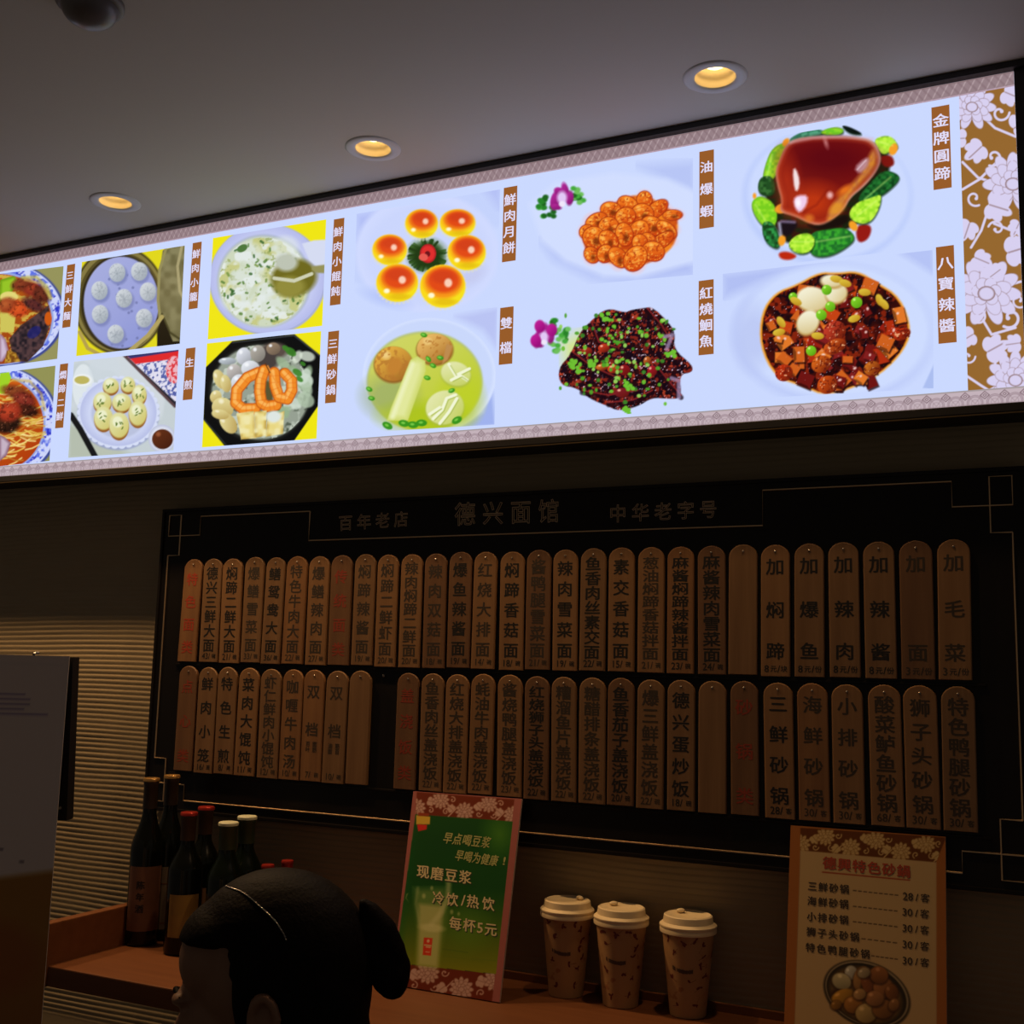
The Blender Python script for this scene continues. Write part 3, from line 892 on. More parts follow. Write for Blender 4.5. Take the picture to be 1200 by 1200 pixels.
def dish_fried_shrimp(cv):
    cv.frame(600, 160, 0.2832)
    cv.poly([(520, 120), (760, 100), (760, 230), (620, 175)], (184, 198, 246), soft=16)
    cv.poly([(120, 420), (180, 505), (330, 580), (480, 610), (755, 575), (755, 480), (400, 540)], (176, 190, 244), soft=22)
    cv.poly([(70, 280), (180, 190), (420, 150), (640, 175), (760, 230), (760, 520), (520, 585), (380, 580), (220, 515), (120, 430)], (210, 222, 255), soft=8)
    r = rnd(5)
    sh = [(548, 262, 30, 34), (480, 285, 44, 34), (600, 300, 50, 28), (410, 305, 42, 32), (665, 325, 38, 20), (540, 320, 44, 40), (470, 330, 40, 34), (350, 350, 46, 30), (400, 375, 40, 40), (580, 370, 46, 36),
          (640, 385, 46, 26), (525, 390, 36, 44), (310, 395, 30, 28), (340, 420, 46, 44), (465, 405, 34, 46), (620, 432, 54, 26), (400, 430, 34, 44), (560, 440, 36, 40), (530, 440, 30, 34), (330, 490, 28, 34), (385, 485, 30, 36), (585, 475, 44, 38), (440, 500, 32, 46), (510, 505, 42, 54)]
    for x, y, rx, ry in sh:
        cv.ell(x, y, rx + 9, ry + 9, (246, 190, 190), op=0.5, soft=4)
    cv.poly([(290, 400), (330, 340), (440, 260), (540, 235), (640, 290), (690, 330), (680, 440), (620, 500), (510, 545), (430, 530), (310, 500)], (196, 70, 16), soft=3, sm=2, tex=((240, 130, 30), 5, 3))
    for x, y, rx, ry in sh:
        a = r.uniform(-0.7, 0.7); rx *= 1.04; ry *= 1.04
        cv.ell(x, y, rx + 3, ry + 3, (150, 40, 16), a, soft=1.4); cv.ell(x, y, rx, ry, (246, 132, 34), a, edge=(204, 66, 14), hi=(255, 190, 90))
        cv.grain(cv.inside(x, y, rx * .9, ry * .9, a), (255, 176, 70), 2.4, 0.55, int(x + y), 0.7); cv.grain(cv.inside(x, y, rx * .9, ry * .9, a), (170, 50, 14), 2.6, 0.62, int(x - y) + 99, 0.7)
        b = r.uniform(-0.4, 0.4)
        for q in (-0.45, 0.0, 0.45):
            cv.line([(x - rx * 0.7, y + ry * q), (x + rx * 0.7, y + ry * (q + b))], 3.5, (196, 70, 16), 0.5)
        if r.random() < 0.55: cv.ell(x + rx * 0.2, y + ry * 0.3, rx * 0.3, ry * 0.35, (110, 40, 10), op=0.75, soft=3)
    orchid(cv, 205, 255, 1.0, [(130, 285), (150, 310), (265, 245), (280, 255), (125, 270), (250, 230)])
def orchid(cv, x, y, k, greens):
    r = rnd(int(x))
    for gx, gy in greens:
        for q in range(6):
            cv.ell(gx + r.uniform(-22, 22), gy + r.uniform(-20, 20), 12, 10, r.choice([(40, 130, 40), (70, 170, 60), (30, 100, 30), (110, 190, 90)]), soft=2)
    for dx, dy, rx, ry, a in ((-26, 10, 20, 40, 0.2), (16, -25, 16, 40, -0.2), (34, 0, 16, 30, 0.1), (-10, -28, 22, 16, 0.4), (-22, 36, 22, 12, 0.2)):
        cv.ell(x + dx * k, y + dy * k, rx * k, ry * k, (176, 40, 150), a, edge=(130, 20, 110), soft=2)
    cv.ell(x + 2, y - 2, 20 * k, 26 * k, (226, 200, 246), soft=4); cv.ell(x + 2, y + 24 * k, 12 * k, 12 * k, (240, 230, 250), soft=2)
def dish_braised_fish(cv):
    cv.frame(600, 160, 0.2832)
    cv.poly([(205, 850), (290, 800), (290, 1010), (215, 940)], (214, 232, 120), soft=20, op=0.8)
    out = [(392, 708), (470, 730), (490, 718), (545, 710), (580, 705), (640, 760), (676, 810), (668, 880), (746, 945), (748, 975), (690, 985), (704, 1084), (640, 1085), (580, 1080), (520, 1118), (440, 1136), (395, 1115), (320, 1085),
           (270, 1040), (200, 1030), (190, 960), (245, 900), (280, 810), (330, 760)]
    cv.poly(out, (48, 12, 16), soft=1.6, edge=(90, 30, 26), ew=3, tex=((20, 6, 16), 4, 5), sm=2)
    f = cv.inpoly(out, 2)
    cv.grain(f, (140, 40, 28), 5, 0.55, 3, 0.85); cv.grain(f, (24, 8, 24), 3.6, 0.55, 17, 0.9); cv.grain(f, (200, 70, 40), 3.2, 0.66, 8, 0.8); cv.grain(f, (226, 200, 220), 2.2, 0.74, 23, 0.9)
    for pts in ([(250, 900), (330, 960), (420, 1000)], [(290, 1060), (400, 1080), (520, 1060)], [(330, 780), (360, 860), (430, 880)], [(600, 960), (640, 1010), (700, 1080)], [(560, 720), (620, 790), (660, 860)], [(400, 1110), (500, 1100), (580, 1060)]):
        cv.line(pts, 20, (26, 6, 16), 0.75, soft=2); cv.line([(x, y - 10) for x, y in pts], 6, (150, 40, 40), 0.8)
    for pts in ([(660, 1000), (690, 1010), (690, 1080)], [(630, 830), (664, 820), (640, 880)]):
        cv.line(pts, 16, (170, 150, 190), 0.7, soft=2)
    for x, y, rx, ry, c in ((380, 876, 24, 18, (206, 60, 30)), (310, 888, 22, 16, (170, 50, 30)), (420, 962, 26, 18, (226, 84, 30)), (465, 966, 24, 22, (150, 20, 30)), (580, 970, 20, 22, (170, 24, 40)), (372, 955, 24, 14, (226, 130, 40)), (560, 930, 16, 20, (196, 110, 40)), (455, 1060, 30, 20, (130, 30, 40))):
        cv.ell(x, y, rx, ry, c, edge=(100, 20, 16), hi=(250, 190, 160))
    r = rnd(9)
    for k in range(150):
        t = r.random()
        x, y = r.gauss(440, 120), r.choice([r.gauss(790, 40), r.gauss(830, 60), r.gauss(950, 60), r.gauss(1030, 40)])
        if not (200 < x < 690 and 725 < y < 1110): continue
        cv.ell(x, y, r.uniform(5, 10), r.uniform(5, 10), r.choice([(110, 190, 50), (80, 160, 40), (150, 210, 90), (60, 130, 40)]), op=0.95)
    for x, y in ((265, 965), (250, 935), (655, 900), (340, 940), (470, 1135), (486, 1032), (380, 745)):
        for k in range(7): cv.ell(x + r.uniform(-18, 18), y + r.uniform(-14, 14), 9, 8, (110, 190, 50))
    orchid(cv, 130, 830, 0.9, [(165, 780), (200, 830), (175, 870), (210, 800)])
    for x, y in ((115, 785), (98, 845), (165, 800)): cv.ell(x, y, 22, 26, (190, 30, 150), edge=(150, 10, 120), soft=2)
def dish_glazed_pork(cv):
    cv.frame(840, 80, 0.35)
    cv.ell(370, 430, 285, 230, (190, 206, 252), soft=6); cv.ell(375, 420, 270, 218, (204, 218, 255), soft=6)
    cv.frame(840, 110, 0.21667)
    def lf(P, c, c2, seed, sm=2, soft=2.0):
        cv.poly([(x + 3, y + 8) for x, y in P], (16, 44, 16), soft=3, sm=sm, op=0.8)
        cv.poly(P, c, soft=soft, sm=sm, edge=tuple(int(v * 0.72) for v in c), ew=3, tex=(c2, 3.2, seed))
    LI, LI2, DG, DG2 = (156, 226, 44), (196, 246, 70), (30, 112, 40), (16, 66, 26)
    cv.poly([(330, 300), (480, 230), (800, 230), (930, 330), (940, 420), (860, 560), (760, 720), (560, 780), (380, 830), (300, 700), (250, 560)], (52, 20, 12), soft=4, sm=2, tex=((24, 34, 14), 5, 3))
    cv.poly([(330, 860), (380, 850), (440, 876), (400, 900), (345, 895)], (190, 40, 14), soft=3, sm=2); cv.poly([(750, 720), (800, 700), (842, 720), (820, 790), (760, 810)], (150, 24, 18), soft=3, sm=2); cv.poly([(880, 330), (950, 330), (965, 390), (900, 400)], (130, 24, 16), soft=3, sm=2)
    lf([(385, 245), (470, 200), (560, 188), (590, 215), (480, 240), (400, 284)], (84, 166, 130), (50, 120, 90), 1); lf([(556, 204), (630, 176), (690, 188), (676, 222), (580, 224)], LI, (110, 200, 40), 2); lf([(668, 168), (720, 178), (800, 220), (720, 218)], (14, 28, 22), (10, 20, 14), 3)
    lf([(300, 290), (378, 256), (376, 330), (330, 430), (284, 486), (244, 470), (262, 380)], LI, (110, 200, 40), 4); lf([(228, 450), (300, 440), (320, 520), (290, 556), (220, 540)], (52, 110, 50), DG2, 5)
    lf([(186, 580), (236, 546), (306, 586), (332, 660), (306, 740), (240, 712), (194, 640)], LI, (120, 206, 30), 6); lf([(240, 690), (306, 690), (346, 790), (330, 846), (256, 800)], (44, 150, 70), DG2, 7)
    lf([(500, 752), (600, 728), (704, 722), (756, 780), (700, 832), (620, 876), (536, 884), (496, 850)], (56, 166, 46), DG, 8); lf([(378, 822), (420, 766), (500, 748), (536, 790), (510, 856), (440, 870)], LI, LI2, 9)
    lf([(756, 566), (830, 480), (900, 408), (976, 430), (992, 462), (930, 524), (860, 570), (790, 600)], (36, 120, 48), DG2, 10); lf([(712, 640), (756, 586), (840, 560), (894, 540), (880, 620), (836, 692), (780, 706), (728, 684)], LI, LI2, 11)
    lf([(848, 240), (940, 220), (988, 286), (950, 306), (900, 334), (868, 292)], LI, LI2, 12)
    for x, y, q, a in ((352, 792, 20, 0.2), (738, 714, 20, -0.6), (955, 300, 22, 0.4), (374, 262, 16, 0.6), (204, 552, 10, 0), (352, 620, 26, 1.3)): cv.ell(x, y, q, q * 1.5, (246, 160, 40), a, soft=2)
    for P in ([(300, 330), (270, 450)], [(210, 600), (270, 700)], [(420, 800), (520, 800)], [(540, 800), (720, 770)], [(760, 660), (860, 580)], [(800, 570), (940, 450)], [(880, 260), (950, 280)]):
        cv.line(P, 7, (220, 250, 130), 0.5, soft=3)
    pk = [(375, 270), (440, 236), (600, 226), (760, 232), (852, 250), (894, 340), (872, 412), (800, 500), (724, 560), (692, 620), (620, 690), (560, 718), (480, 692), (420, 662), (338, 640), (352, 580), (328, 500), (314, 420), (345, 340)]
    cv.poly(pk, (206, 150, 130), soft=2.5, sm=2)
    cv.poly([(x * 0.955 + 24, y * 0.95 + 22) for x, y in pk], (120, 18, 16), soft=4, sm=2, edge=(176, 60, 34), ew=6)
    cv.ell(620, 350, 210, 90, (92, 8, 18), 0.05, soft=24, op=0.85); cv.ell(520, 590, 120, 90, (204, 60, 16), soft=26, op=0.8); cv.ell(380, 470, 50, 120, (186, 50, 20), -0.1, soft=20, op=0.7)
    cv.poly([(840, 290), (870, 330), (850, 410), (760, 500), (690, 590), (630, 680), (590, 690), (620, 600), (700, 520), (790, 420)], (206, 130, 66), soft=6, sm=2, op=0.85, tex=((226, 150, 50), 4, 6))
    cv.ell(690, 520, 40, 18, (236, 120, 30), -0.6, soft=5, op=0.9); cv.ell(650, 620, 42, 28, (226, 150, 44), -0.6, soft=6, op=0.8); cv.ell(500, 672, 24, 20, (220, 120, 40), soft=5, op=0.8)
    cv.line([(600, 520), (540, 600), (470, 640)], 8, (120, 16, 12), 0.5, soft=4)
    cv.poly([(410, 410), (428, 402), (450, 470), (440, 526), (420, 520)], (244, 224, 226), soft=3, sm=1); cv.poly([(414, 570), (440, 548), (492, 548), (488, 600), (450, 646), (424, 620)], (240, 206, 236), soft=4, sm=1); cv.ell(440, 590, 14, 22, (255, 246, 255), soft=4)
    cv.poly([(742, 400), (800, 346), (826, 350), (812, 400), (770, 434)], (196, 150, 160), soft=4, sm=1, op=0.85); cv.line([(760, 410), (806, 360)], 5, (236, 210, 220), 0.8, soft=2)
    cv.ell(612, 548, 16, 18, (240, 190, 190), soft=4, op=0.9); cv.ell(590, 264, 9, 24, (226, 160, 160), -0.3, op=0.7, soft=4)
    cv.line([(400, 262), (520, 238), (700, 230), (840, 244)], 10, (226, 180, 196), 0.6, soft=5)
    cv.poly([(330, 690), (400, 680), (440, 700), (420, 740), (380, 776), (340, 750)], (20, 12, 22), soft=4, sm=2); cv.line([(338, 700), (346, 760)], 12, (206, 206, 236), 0.9, soft=4); cv.line([(350, 690), (420, 694)], 10, (170, 150, 190), 0.8, soft=4)
    cv.poly([(470, 704), (560, 720), (700, 640), (720, 700), (560, 744)], (22, 12, 10), soft=4, sm=2)
def dish_eight_treasure(cv):
    cv.frame(840, 80, 0.35)
    cv.poly([(18, 690), (380, 640), (140, 720), (22, 770)], (178, 192, 244), soft=14); cv.poly([(690, 1070), (727, 990), (727, 1075)], (172, 190, 240), soft=2); cv.poly([(600, 610), (727, 592), (727, 690)], (182, 196, 246), soft=10)
    cv.ell(390, 890, 338, 240, (192, 206, 250), soft=10); cv.ell(395, 880, 318, 222, (206, 220, 255), soft=8); cv.ell(120, 900, 60, 100, (180, 192, 240), soft=20, op=0.6)
    out = [(345, 688), (400, 692), (470, 684), (530, 720), (610, 770), (648, 880), (610, 960), (520, 1040), (370, 1094), (290, 1060), (200, 1030), (150, 930), (155, 820), (200, 755), (270, 730)]
    cv.poly([(395 + (x - 395) * 1.03, 890 + (y - 890) * 1.03) for x, y in out], (236, 150, 30), soft=3, sm=2)
    cv.poly(out, (70, 14, 10), soft=2, tex=((30, 8, 12), 6, 4), sm=2)
    f = cv.inpoly(out, 2)
    cv.grain(f, (150, 40, 14), 7, 0.5, 5, 0.8); cv.grain(f, (18, 6, 18), 5, 0.6, 15, 0.85)
    r = rnd(31)
    n = 0
    while n < 95:
        x, y = r.uniform(160, 640), r.uniform(690, 1080)
        if ((x - 398) / 235) ** 2 + ((y - 885) / 190) ** 2 > 0.95: continue
        n += 1
        a = r.uniform(0, 1.57); q = r.uniform(13, 27); e = r.uniform(0.6, 1)
        c = r.choice([(196, 66, 20), (176, 46, 16), (150, 30, 18), (206, 96, 30), (110, 20, 18), (130, 30, 30), (226, 120, 40)])
        P = [(x + q * (sx * math.cos(a) - sy * e * math.sin(a)), y + q * (sx * math.sin(a) + sy * e * math.cos(a))) for sx, sy in ((-1, -1), (1, -1), (1, 1), (-1, 1))]
        cv.poly([(px + 4, py + 6) for px, py in P], (34, 8, 10), soft=2, op=0.8); cv.poly(P, c, soft=1.4)
        cv.poly([P[3], P[2], ((P[2][0] + x) / 2, (P[2][1] + y) / 2 + 4), ((P[3][0] + x) / 2, (P[3][1] + y) / 2 + 4)], tuple(int(v * 0.6) for v in c), soft=1.5)
        if r.random() < 0.55: cv.ell(x + r.uniform(-8, 8), y - 6, r.uniform(3, 7), 4, (246, 214, 206), r.uniform(0, 3), soft=1.5, op=0.9)
    cv.grain(f, (236, 214, 226), 1.7, 0.80, 44, 0.8)
    for x, y, rx, ry, c in ((395, 880, 38, 34, (196, 60, 40)), (350, 990, 34, 28, (214, 100, 26)), (395, 932, 40, 24, (206, 86, 26)), (520, 1005, 28, 24, (200, 110, 30)), (370, 1060, 34, 30, (206, 80, 20)), (225, 1020, 30, 28, (196, 50, 16)), (620, 890, 30, 20, (186, 46, 16))):
        cv.ell(x, y, rx, ry, c, -0.4, edge=(110, 30, 10)); cv.grain(cv.inside(x, y, rx * .85, ry * .85), (250, 190, 140), 2.2, 0.68, int(y), 0.8); cv.grain(cv.inside(x, y, rx, ry), (90, 20, 14), 2.6, 0.58, int(x), 0.7)
    for x, y, rx, ry, a in ((320, 772, 52, 40, 0.1), (400, 752, 36, 32, -0.3), (305, 850, 34, 42, 0.6), (385, 712, 36, 20, 0.1)):
        cv.ell(x, y + 5, rx + 2, ry + 2, (190, 150, 80), a, soft=3); cv.ell(x, y, rx, ry, (244, 240, 214), a, edge=(216, 196, 140), soft=3)
    for x, y, q in ((468, 784, 19), (368, 742, 17), (380, 798, 17), (350, 826, 18), (316, 946, 17), (255, 765, 14)):
        cv.ell(x, y, q, q, (130, 210, 40), edge=(90, 160, 20), hi=(206, 246, 130))
    for x, y, a in ((208, 884, -0.2), (460, 838, -0.3), (338, 896, 0.1), (265, 780, 0.5), (400, 706, 0.2), (545, 776, 1.2), (215, 850, 1.0), (430, 720, 0.3), (495, 750, 0.1), (560, 790, 0.9)):
        cv.ell(x, y, 21, 12, (220, 190, 60), a, edge=(186, 140, 30))

DISH = [(((-78, 330), (74.5, 312), (67, 420.5), (-78, 440)), dish_redbraise_noodles, (150, 148, 92), 'photo of beef and aubergine noodles'),
        (((-78, 447), (65, 428.5), (58, 540), (-78, 555)), dish_twin_noodles, (146, 146, 86), 'photo of noodles with braised meat'),
        (((96, 307), (216.5, 287.8), (210.7, 402.7), (89.3, 417.3)), dish_basket_buns, (226, 216, 30), 'photo of steamed buns in a bamboo basket'),
        (((86.7, 424), (209.3, 409.9), (203.2, 527.5), (80, 536.5)), dish_pan_buns, (208, 216, 222), 'photo of pan-fried buns on a white plate'),
        (((249.6, 279), (382.3, 257.1), (377.6, 381.8), (243.4, 397.8)), dish_wonton, YEL, 'photo of wonton soup in a white bowl'),
        (((242.6, 402.5), (376.4, 388), (370.9, 514), (236.7, 524.3)), dish_pot, YEL, 'photo of seafood in a black pot'),
        (((418, 250.7), (586, 222), (582, 358), (414, 374)), dish_mooncakes, WB, 'photo of six glazed mooncakes'),
        (((412.3, 377), (582.6, 360), (579.4, 497.5), (408, 508)), dish_double_soup, WB, 'photo of tofu puffs in yellow soup'),
        (((606, 208), (812, 178), (812, 322), (606, 341)), dish_fried_shrimp, WB, 'photo of orange fried shrimp'),
        (((606, 344), (812, 325), (812, 480), (606, 494)), dish_braised_fish, WB, 'photo of dark braised fish with scallion'),
        (((845, 171), (1085, 130.5), (1087, 290), (845, 318)), dish_glazed_pork, WB, 'photo of glazed pork ringed by greens'),
        (((847, 321), (1093, 293), (1094, 455), (847, 469)), dish_eight_treasure, WB, 'photo of diced meat in red sauce')]
for q, fn, bg, lab in DISH:
    o = printed('dish_photo', [sgn(u, v, 0.0006) for u, v in q], fn, bg, M_lit, sign)
    o['label'] = lab

# ---- brown label plaques with white characters
M_plq = mat('label_brown', (0.002, 0.002, 0.002), 0.5, spec=0.0, emit=tuple(srgb((152, 92, 42))), estr=SIGN_STRENGTH)
M_ltr = mat('label_white', (0.002, 0.002, 0.002), 0.5, spec=0.0, emit=tuple(srgb((226, 222, 250))), estr=SIGN_STRENGTH)
PLQ = [((78.7, 310.5), (87.6, 309.3), (82.3, 383), (73, 384), '三鮮大麵'), ((70.7, 427), (79.5, 425.5), (73.8, 501), (64.3, 502), '燜蹄二鮮'),
       ((226, 285), (236.4, 283), (231, 361), (220.8, 362.5), '鮮肉小籠'), ((218.4, 408.5), (228.8, 407), (225, 467.8), (213.8, 469), '生煎'),
       ((391.3, 257.2), (403.4, 255.2), (398.6, 356.4), (386.6, 358), '鮮肉小餛飩'), ((384.8, 388.8), (397.3, 387.3), (393.2, 471.5), (380.9, 472.5), '三鮮砂鍋'),
       ((590.3, 220.3), (606, 217.5), (604.3, 305.2), (588.4, 307), '鮮肉月餅'), ((586.2, 360.8), (601.8, 359), (600, 426.2), (584.5, 427.3), '雙檔'),
       ((819.6, 178), (836.6, 175), (836.4, 266), (819.4, 268), '油爆蝦'), ((818.8, 329), (836, 327.5), (836.4, 415), (818.6, 416), '紅燒鮰魚'),
       ((1091.5, 126), (1112.5, 122.5), (1115.2, 219.5), (1094, 222.5), '金牌圓蹄'), ((1095.8, 289.5), (1117.5, 287.5), (1121.3, 400.5), (1100.8, 403), '八寶辣醬')]
for a, b, c, d, s in PLQ:
    P = [sgn(*q, 0.0008) for q in (a, b, c, d)]
    x0 = (P[0][0] + P[3][0]) / 2; x1 = (P[1][0] + P[2][0]) / 2; z1 = (P[0][2] + P[1][2]) / 2; z0 = (P[2][2] + P[3][2]) / 2
    y = SY - 0.0008
    pl = MB().box(x0, x1, y, y + 0.0007, z0, z1).build('dish_label', M_plq, sign)
    n = len(s)
    h = z1 - z0; wd = x1 - x0
    size = min(wd * 0.86, h * 0.86 / n)
    its = [(ch, ((x0 + x1) / 2, z1 - h * (0.07 + 0.86 * (i + 0.5) / n)), (min(wd * 0.92, size * 1.1), 0), (0, size * 1.0)) for i, ch in enumerate(s)]
    write('characters', its, lambda u, v, w_: (u, y - 0.0004 - w_, v), M_ltr, pl, offset=0.022)
# ================================================================== BLACK LACQUER BOARD
BY = -0.030
BX0, BX1, BZ0, BZ1 = -1.6125, -0.047, 1.2185, 1.7985
M_lacq = mat('black_lacquer', (0.007, 0.0055, 0.005), 0.38, spec=0.25, noise=((6, 6, 6), (0.010, 0.007, 0.006), 0.3))
M_gold = mat('gold_inlay', (0.80, 0.54, 0.30), 0.28, metal=0.9)
board = empty('menu_board', ((BX0 + BX1) / 2, BY, BZ0), 'black lacquered wall board with gold fret lines, holding the wooden menu tablets', 'menu board')
bb = MB().box(BX0, BX1, BY, -0.0031, BZ0, BZ1, 0.003)
bb.build('back_panel', M_lacq, board)
rim = MB()
for (a, b, c, d) in ((BX0, BX1, BZ1 - 0.006, BZ1), (BX0, BX1, BZ0, BZ0 + 0.006), (BX0, BX0 + 0.006, BZ0 + 0.006, BZ1 - 0.006), (BX1 - 0.006, BX1, BZ0 + 0.006, BZ1 - 0.006)):
    rim.box(a, b, BY - 0.003, BY + 0.001, c, d, 0.001)
rim.build('raised_rim', M_lacq, board)
ZR1B, ZR2T = 1.5003, 1.4975
for z in (1.4945, 1.2895):
    MB().box(BX0 + 0.058, BX1 - 0.06, BY - 0.0025, BY + 0.001, z - 0.0022, z + 0.0022, 0.001).build('divider_rail', M_lacq, board)
# gold fret, worked out on the right side and mirrored
mx = (BX0 + BX1) / 2
def fret_tube(pts, nm='gold_fret'):
    V = [(x, BY - 0.0008, z) for x, z in pts]
    MB().tube(V, 0.0014, 6).build(nm, M_gold, board)
xo, xi, xa, xt = -0.0655, -0.0950, -0.1446, -0.4153
zt, zm, zq, zs, zd = 1.7812, 1.7268, 1.7445, 1.7855, 1.7060
corner = [(xa, zt), (xa, zq), (xo, zq), (xo, zs), (xi, zs), (xi, zd), (xo - 0.0015, zd)]
mir = lambda P: [(2 * mx - x, z) for x, z in P]
flip = lambda P: [(x, BZ0 + BZ1 - z) for x, z in P]
fret_tube([(-1.2565, zt), (-1.2565, zm), (xt, zm), (xt, zt)] + corner[:1] + corner[1:])
fret_tube([(-1.2565, zt)] + mir(corner))
bot = [(xa, 1.2405), (xa, 1.2700)] + [(xo, 1.2700 - 0.0), (xo, 1.2360), (xi, 1.2360), (xi, 1.3160), (xo - 0.0015, 1.3160)]
fret_tube([(mx, 1.2405)] + bot)
fret_tube([(mx, 1.2405)] + mir(bot))
fret_tube([(xo - 0.0015, zd), (xo - 0.0015, 1.3160)])
fret_tube(mir([(xo - 0.0015, zd), (xo - 0.0015, 1.3160)]))
# engraved gold characters across the top
def bplace(u, v, w_):
    q = on_y(u, v, BY - 0.0006)
    return (q[0], BY - 0.0006 - abs(w_) * 0.01, q[2])
def row_items(s, a, b, cw, ch, sl=0.0):
    n = len(s)
    out = []
    for i, c in enumerate(s):
        t = i / (n - 1) if n > 1 else 0
        sc = 1.0
        dx, dy = b[0] - a[0], b[1] - a[1]; L = math.hypot(dx, dy)
        out.append((c, (a[0] + dx * t, a[1] + dy * t), (cw * dx / L, cw * dy / L), (sl, -ch)))
    return out
M_engr = mat('engraved_gold', (0.85, 0.60, 0.36), 0.3, metal=0.8)
write('engraved_characters', row_items('百年老店', (405, 613), (470, 608.5), 17, 19), bplace, M_engr, board, 0.0, 0.018)
write('engraved_characters', row_items('德兴面馆', (545, 602.5), (643, 599), 25, 29), bplace, M_engr, board, 0.0, 0.016)
write('engraved_characters', row_items('中华老字号', (724, 602), (830, 597), 21, 22), bplace, M_engr, board, 0.0, 0.018)

# ================================================================== WOODEN TABLETS
TY0, TY1 = BY - 0.0002, BY - 0.0062
WOODS = []
for k, (c1, c2) in enumerate((((0.23, 0.118, 0.050), (0.30, 0.160, 0.070)), ((0.19, 0.100, 0.045), (0.26, 0.145, 0.068)), ((0.31, 0.155, 0.062), (0.22, 0.105, 0.045)), ((0.15, 0.074, 0.037), (0.21, 0.108, 0.050)))):
    WOODS.append(mat('tablet_wood_%s' % 'abcd'[k], c1, 0.42, spec=0.4, noise=((120, 120, 5), c2, 0.22)))
M_ink = mat('black_ink', (0.012, 0.010, 0.009), 0.5)
M_inkb = mat('worn_black_ink', (0.045, 0.030, 0.020), 0.6)
M_red = mat('red_paint', (0.42, 0.048, 0.018), 0.55)
M_redf = mat('faded_red_paint', (0.30, 0.040, 0.016), 0.6)
M_nail = mat('steel_nail', (0.45, 0.42, 0.38), 0.35, metal=0.9)

def tablet_mesh(w_, h, ztop):
    """rounded-top board, bevelled front edge: local x across, z up from 0"""
    hw = w_ / 2; ry = w_ * 0.44
    def outline(ins):
        P = [(-hw + ins, ins * 0.5), (hw - ins, ins * 0.5)]
        for k in range(13):
            a = math.pi * k / 12
            P.append(((hw - ins) * math.cos(a), h - ry + (ry - ins) * math.sin(a)))
        return P
    L = [(outline(0.0), TY0), (outline(0.0), TY1 + 0.0012), (outline(0.0006), TY1 + 0.0003), (outline(0.0016), TY1)]
    V = []; F = []
    n = len(L[0][0])
    for P, y in L:
        V += [(x, y, z) for x, z in P]
    for i in range(len(L) - 1):
        for k in range(n):
            k2 = (k + 1) % n
            F.append((i * n + k, i * n + k2, (i + 1) * n + k2, (i + 1) * n + k))
    F.append(tuple(reversed(range(n)))); F.append(tuple((len(L) - 1) * n + k for k in range(n)))
    return np.array(V), F

def tx(ox, k, a):
    return ox + a * k
T1 = []; T2 = []
def add(T, ox, k, rows):
    for r in rows:
        T.append(tuple(ox + q * k for q in r[:4]) + r[4:])
# (left, right at the shoulders, left, right at the foot, characters, price, ink)
add(T1, 180, .25, [(143, 228, 110, 195, '特色面类', '', 'R'), (231, 321, 212, 297, '德兴三鲜大面', '43/碗', 'B'), (322, 413, 303, 400, '焖蹄二鲜大面', '21/碗', 'B'), (427, 516, 404, 497, '爆鳝雪菜面', '33/碗', 'W'),
                   (526, 616, 500, 588, '鳝鸳鸯大面', '36/碗', 'B'), (623, 719, 596, 695, '特色牛肉大面', '22/碗', 'W'), (726, 824, 708, 803, '爆鳝辣肉面', '27/碗', 'W'), (831, 929, 812, 914, '传统面类', '', 'F'),
                   (942, 1040, 922, 1023, '焖蹄辣酱面', '19/碗', 'W'), (1049, 1146, 1031, 1132, '焖蹄二鲜虾面', '20/碗', 'W')])
add(T1, 440, .2, [(147, 276, 131, 256, '辣肉焖蹄二鲜面', '20/碗', 'W'), (286, 418, 272, 402, '辣肉双菇面', '18/碗', 'W'), (429, 566, 415, 548, '爆鱼辣酱面', '19/碗', 'B'), (577, 711, 555, 694, '红烧大排面', '14/碗', 'W'),
                  (731, 869, 718, 866, '焖蹄香菇面', '18/碗', 'B'), (884, 1028, 872, 1019, '酱鸭腿雪菜面', '21/碗', 'W'), (1039, 1183, 1033, 1181, '辣肉雪菜面', '19/碗', 'B')])
add(T1, 650, .20833, [(146, 288, 133, 281, '鱼香肉丝素交面', '22/碗', 'B'), (301, 448, 297, 444, '素交香菇面', '15/碗', 'B'), (467, 616, 462, 613, '葱油焖蹄香菇拌面', '21/碗', 'W'), (632, 784, 628, 781, '麻酱焖蹄辣酱拌面', '23/碗', 'B'),
                      (802, 959, 803, 966, '麻酱辣肉雪菜面', '24/碗', 'B'), (979, 1141, 972, 1141, '', '', 'N')])
add(T1, 870, .275, [(77, 203, 77, 204, '加焖蹄', '8元/块', 'B'), (220, 349, 220, 351, '加爆鱼', '8元/份', 'B'), (364, 496, 370, 506, '加辣肉', '8元/份', 'B'), (514, 646, 520, 663, '加辣酱', '8元/份', 'B'), (667, 809, 675, 826, '加 面', '3元/份', 'W'), (829, 973, 834, 981, '加毛菜', '3元/份', 'W')])
